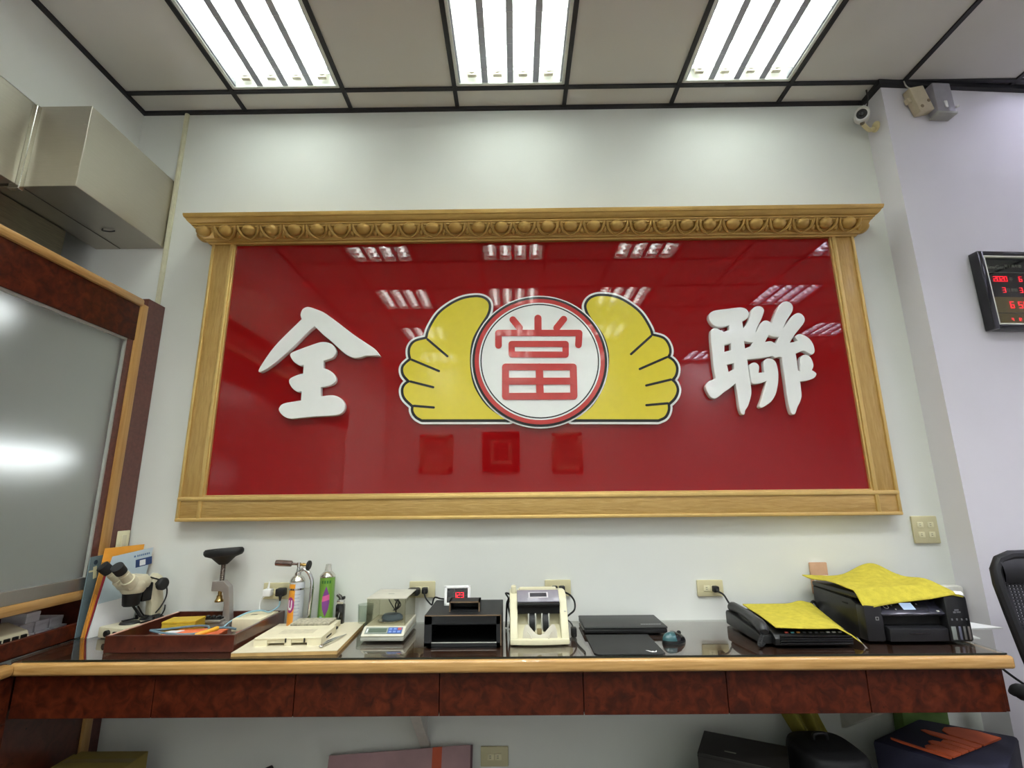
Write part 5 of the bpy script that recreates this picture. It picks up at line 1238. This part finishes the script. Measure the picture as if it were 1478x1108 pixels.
# ------------------------------------------------------------------ right: office chair
ch = thing('office_chair', 'black mesh-backed office chair at the right end of the desk', 'chair', (2.06, 1.72, 0))
fabr = mat('chair_black', '#141418', .5, var=.06)
CHM = Matrix.Translation((2.06, 1.72, 0))
bkp = lambda x, z: CHM @ Vector((x, .235-.02*math.cos(x*5)-.10*(z-.5)+.12*(z-.5)**2*2+.0, z))
# back frame: rounded outline, narrower at the bottom
ol = [(-.20, .52), (-.235, .62), (-.262, .74), (-.282, .88), (-.290, .98), (-.284, 1.03), (-.262, 1.062), (-.22, 1.078), (0, 1.086), (.22, 1.078), (.262, 1.062), (.284, 1.03), (.290, .98), (.282, .88), (.262, .74), (.235, .62), (.20, .52), (0, .50)]
obj('back_frame', MB().tube([bkp(x, z) for x, z in ol], .019, 10, closed=True), fabr, ch)
hp = []
obj('head_pad', MB().grid(lambda u, v: bkp(-.275+.55*u, .985+.088*v)+Vector((0, -.012*math.sin(v*PI)-.012, 0)), 20, 6).grid(lambda u, v: bkp(-.275+.55*u, .985+.088*v)+Vector((0, .012*math.sin(v*PI)+.004, 0)), 20, 6), fabr, ch)
m = MB()
hw_ = lambda z: .20+(.085)*min(1, max(0, (z-.52)/.36))
for i in range(46):
    z = .53+.0100*i
    w_ = hw_(z)-.004
    m.tube([bkp(-w_+2*w_*k/6, z) for k in range(7)], .0040, 4, caps=False)
for i in range(-22, 23):
    pts = [(i*.0125, .52+.0775*k) for k in range(7)]
    pts = [p for p in pts if abs(p[0]) < hw_(p[1])]
    if len(pts) > 1: m.tube([bkp(*p) for p in pts], .0044, 4, caps=False)
tag(obj('mesh_web', m, mat('mesh_dark', '#2a2a30', .6), ch), kind='stuff')
obj('spine', MB().tube(arc([bkp(0, .98)+Vector((0, .035, 0)), bkp(0, .75)+Vector((0, .05, 0)), bkp(0, .52)+Vector((0, .04, 0)), CHM @ Vector((0, .14, .42)), CHM @ Vector((0, .0, .40))], 5), .022, 10), fabr, ch)
obj('seat', MB().box((-.25, -.25, .43), (.25, .22, .50), .03, M=CHM, seg=3), fabr, ch)
for s in (-1, 1):
    ar = obj('armrest', MB().tube(arc([CHM @ Vector((s*.335, .205, .624)), CHM @ Vector((s*.335, .195, .640)), CHM @ Vector((s*.335, .13, .645)), CHM @ Vector((s*.335, .0, .645)), CHM @ Vector((s*.33, -.10, .635)), CHM @ Vector((s*.325, -.13, .62))], 4), [.012]+[.026]*19+[.012], 12), rubber, ch)
    obj('arm_post', MB().tube(arc([CHM @ Vector((s*.33, .12, .63)), CHM @ Vector((s*.325, .08, .54)), CHM @ Vector((s*.30, .03, .44)), CHM @ Vector((s*.2, .0, .425))], 5), .016, 10), fabr, ar)
obj('gas_lift', MB().cyl(CHM @ Vector((0, 0, .09)), CHM @ Vector((0, 0, .43)), .028, n=16), black, ch)
for i in range(5):
    a = 2*PI*i/5+.3
    l_ = obj('base_leg', MB().tube([CHM @ Vector((0, 0, .10)), CHM @ Vector((.29*math.cos(a), .29*math.sin(a), .07))], [.028, .016], 10), black, ch)
    obj('caster', MB().cyl(CHM @ Vector((.29*math.cos(a)-.02*math.sin(a), .29*math.sin(a)+.02*math.cos(a), .028)), CHM @ Vector((.29*math.cos(a)+.02*math.sin(a), .29*math.sin(a)-.02*math.cos(a), .028)), .028, n=16), rubber, l_)

# ------------------------------------------------------------------ under the desk
nav = mat('navy_cloth', '#14142a', .75, var=.15, scale=8, bump=.2)
bg = thing('navy_bag', 'navy blue bag with orange skyline print under the desk end', 'bag', (1.62, 2.12, 0))
top = [Vector((1.336, 2.148, .40)), Vector((1.60, 1.90, .385)), Vector((1.909, 2.168, .40)), Vector((1.645, 2.317, .405))]
m = MB()
V0 = [m.bm.verts.new((p.x+(.02 if p.x < 1.6 else -.02 if p.x > 1.7 else 0), p.y, .001)) for p in top]; V1 = [m.bm.verts.new(p) for p in top]
for i in range(4): m.bm.faces.new((V0[i], V0[(i+1) % 4], V1[(i+1) % 4], V1[i]))
m.bm.faces.new(V0[::-1]); m.bm.faces.new(V1)
bmesh.ops.bevel(m.bm, geom=m.bm.edges[:], offset=.012, segments=2, affect='EDGES', profile=.5)
obj('body', m, nav, bg)
# print on the top flap: local u from O4 (front left) towards O3 (right), v away from the viewer
o4 = Vector((1.511, 2.003)); o3 = Vector((1.824, 2.146)); o1 = Vector((1.54, 2.15))
e1 = (o3-o4); e2 = Vector((1.40, 2.16))-o4
orp = mat('orange_print', '#b5502a', .7, var=.08)
def bagp(u, v): p = o4+e1*u+e2*v; return (p.x, p.y)
def zt_(x, y):
    # height of the bag's top plane (front half)
    return .4015
def flatp(pts, name='print'):
    m = MB(); hh_ = [bagp(u, v) for u, v in pts]
    m.prism(hh_, 'Z', .398, .4045); return obj(name, m, orp, bg, smooth=0)
flatp([(0, 0), (.03, 0), (.03, .95), (.0, .92)])
flatp([(.06, 0), (.20, 0), (.20, .38), (.16, .46), (.10, .46), (.06, .4)])
flatp([(.22, 0), (.34, 0), (.34, .42), (.32, .52), (.26, .54), (.22, .46)])
flatp([(.36, 0), (.46, 0), (.46, .38), (.42, .44), (.36, .42)])
flatp([(.48, 0), (.60, 0), (.60, .55), (.57, .85), (.52, .88), (.48, .70)])
flatp([(.64, 0), (1.0, 0), (1.0, .36), (.94, .62), (.82, .74), (.70, .68), (.64, .52)])
t = thing('green_bag', 'dull green folded bag standing behind the navy bag', 'bag', (1.72, 2.36, 0))
obj('body', MB().prism([(1.58, 0), (1.79, 0), (1.79, .50), (1.60, .52)], 'Y', 2.335, 2.40, .012), mat('moss_green', '#5c7a3a', .7, var=.1), t)
obj('fold', MB().prism([(1.60, .44), (1.785, .43), (1.785, .49), (1.60, .51)], 'Y', 2.322, 2.334, .004), mat('moss_green', '#5c7a3a', .7, var=.1), t)

bb = thing('black_carton', 'black product carton with small white icons under the desk', 'box', (.83, 2.15, 0))
MM = Matrix.Translation((.845, 2.145, .0)) @ Matrix.Rotation(math.radians(-27), 4, 'Z')
obj('body', MB().box((-.15, -.10, .235), (.15, .10, .372), .002, M=MM), mat('carton_black', '#1e1b18', .5, var=.2, scale=25), bb, smooth=0)
for i in range(5): obj('icon', MB().box((-.1508, .075-.033*i, .31), (-.1498, .090-.033*i, .345), M=MM), mat('icon_grey', '#8f8f80', .6), bb, smooth=0)
obj('stripe', MB().box((-.1506, -.095, .275), (-.1498, .095, .282), M=MM), mat('icon_grey', '#8f8f80', .6), bb, smooth=0)
obj('print', MB().box((-.06, -.05, .3718), (-.02, -.042, .3726), M=MM), mat('icon_grey', '#8f8f80', .6), bb, smooth=0)
obj('lid_seam', MB().box((-.1504, -.1004, .360), (.1504, .1004, .3615), M=MM), dark, bb, smooth=0)
t = thing('teal_carton', 'teal blue carton beneath the black carton, under the desk', 'box', (.72, 2.12, 0))
MM = Matrix.Translation((.765, 2.13, .0)) @ Matrix.Rotation(math.radians(-8), 4, 'Z')
obj('body', MB().box((-.165, -.13, 0), (.17, .13, .2345), .003, M=MM), mat('teal_card', '#5d9aa4', .5), t, smooth=0)
obj('panel', MB().box((-.12, -.1305, .03), (.15, -.1285, .20), M=MM).box((-.13, -.11, .2335), (.16, .11, .2348), M=MM), mat('navy_card', '#22304e', .5), t, smooth=0)
obj('flap_seam', MB().box((-.166, -.131, .218), (.171, .131, .220), M=MM), mat('teal_seam', '#3f7680', .5), t, smooth=0)

t = thing('black_backpack', 'rounded black backpack top between black carton and navy bag', 'bag', (1.12, 2.08, 0))
m = MB()
def bpf(u, v):
    a = 2*PI*u; c, s = math.cos(a), math.sin(a)
    sx_ = math.copysign(abs(c)**.6, c); sy = math.copysign(abs(s)**.6, s)
    z = .395*(1-(1-v)**3.2) if v < 1 else .395
    k = (1-v**6*.55)
    return Vector((1.15+.13*sx_*k*(1-.15*v), 2.13+.13*sy*k, max(.0, z)*1.0))
m.grid(lambda u, v: bpf(u, v), 32, 16)
m.prism([(1.15+.13*.85*.45*math.copysign(abs(math.cos(a))**.6, math.cos(a)), 2.13+.13*.45*math.copysign(abs(math.sin(a))**.6, math.sin(a))) for a in [2*PI*i/32 for i in range(32)]], 'Z', .385, .396)
obj('body', m, mat('black_nylon', '#101012', .65, var=.1, bump=.2), t)
obj('handle', MB().tube(arc([(1.125, 2.16, .39), (1.13, 2.16, .415), (1.17, 2.16, .415), (1.175, 2.16, .39)]), .007, 8), black, t)
obj('zip', MB().tube(arc([(1.04, 2.03, .30), (1.08, 2.0, .34), (1.15, 1.995, .35), (1.21, 2.0, .34), (1.26, 2.03, .30)]), .004, 6), mat('zip_grey', '#3a3a3c', .4), t)
t = thing('yellow_cloth', 'dull yellow cloth hanging behind the black backpack to floor', 'cloth', (1.2, 2.3, 0))
def ycl(u, v):
    # hangs from under the desk and trails down to the right
    x = 1.04+.13*u+.30*v**1.1; y = 2.345-.02*math.sin(u*8)-.03*v*(1-v)+.02*math.sin(v*11+u*3)
    z = .575-.57*v-.10*(1-u)*v*(1-v)
    return Vector((x, min(y+.02*math.sin(u*14+v*4), 2.385), max(.004, z)))
o = obj('drape', MB().grid(ycl, 30, 30), mat('dull_yellow_cloth', '#8f8534', .9, var=.08, bump=.3, bscale=200), t)
s_ = o.modifiers.new('thickness', 'SOLIDIFY'); s_.thickness = .003
obj('hem', MB().tube([ycl(i/20, .0) for i in range(21)], .005, 6), mat('dull_yellow_hem', '#b4aa50', .9), t)

t = thing('gift_folder', 'large pinkish folder with orange band leaning under the desk middle', 'folder', (-.45, 2.36, 0))
MM = Matrix.Translation((0, 2.32, 0)) @ Matrix.Rotation(-.22, 4, 'X')
obj('cover', MB().prism([(-.80, .005), (-.20, .005), (-.20, .292), (-.215, .297), (-.80, .262)], 'Y', 0, .008, .001, M=MM), mat('dusty_pink', '#b08c90', .5, var=.15, scale=6), t, smooth=0)
obj('band', MB().prism([(-.365, .005), (-.325, .005), (-.325, .2905), (-.365, .2885)], 'Y', -.0012, .0082, M=MM), mat('band_orange', '#c2502c', .5), t, smooth=0)
obj('spine', MB().prism([(-.205, .005), (-.196, .005), (-.196, .296), (-.205, .296)], 'Y', -.0008, .0088, M=MM), mat('spine_dark', '#5a3c44', .5), t, smooth=0)
t = thing('black_rod', 'black rod lying low against the wall under the desk left', 'rod', (-1.2, 2.35, .2))
obj('shaft', MB().cyl((-1.55, 2.33, .010), (-1.03, 2.34, .222), .011, n=12), black, t)
obj('cap', MB().cyl((-1.045, 2.34, .216), (-1.02, 2.34, .226), .014, n=12), rubber, t)
kh = mat('khaki_card', '#8f7c3c', .7, var=.06)
t = thing('khaki_carton', 'khaki cardboard carton standing under the left end of desk', 'box', (-1.61, 2.2, 0))
m = MB().box((-1.745, 2.08, 0), (-1.475, 2.24, .338), .002)
obj('body', m, kh, t, smooth=0)
obj('flap', MB().prism([(-1.752, .20), (-1.752, .335), (-1.80, .28), (-1.83, .20)][:0] or [(2.08, .335), (2.22, .335), (2.20, .25), (2.10, .24)], 'X', -1.756, -1.747, M=Matrix.Translation((-1.75, 0, .335)) @ Matrix.Rotation(.45, 4, 'Y') @ Matrix.Translation((1.75, 0, -.335))), kh, t, smooth=0)
obj('tape', MB().box((-1.745, 2.15, .3378), (-1.475, 2.18, .3388)), mat('brown_tape', '#7f6a34', .4), t, smooth=0)
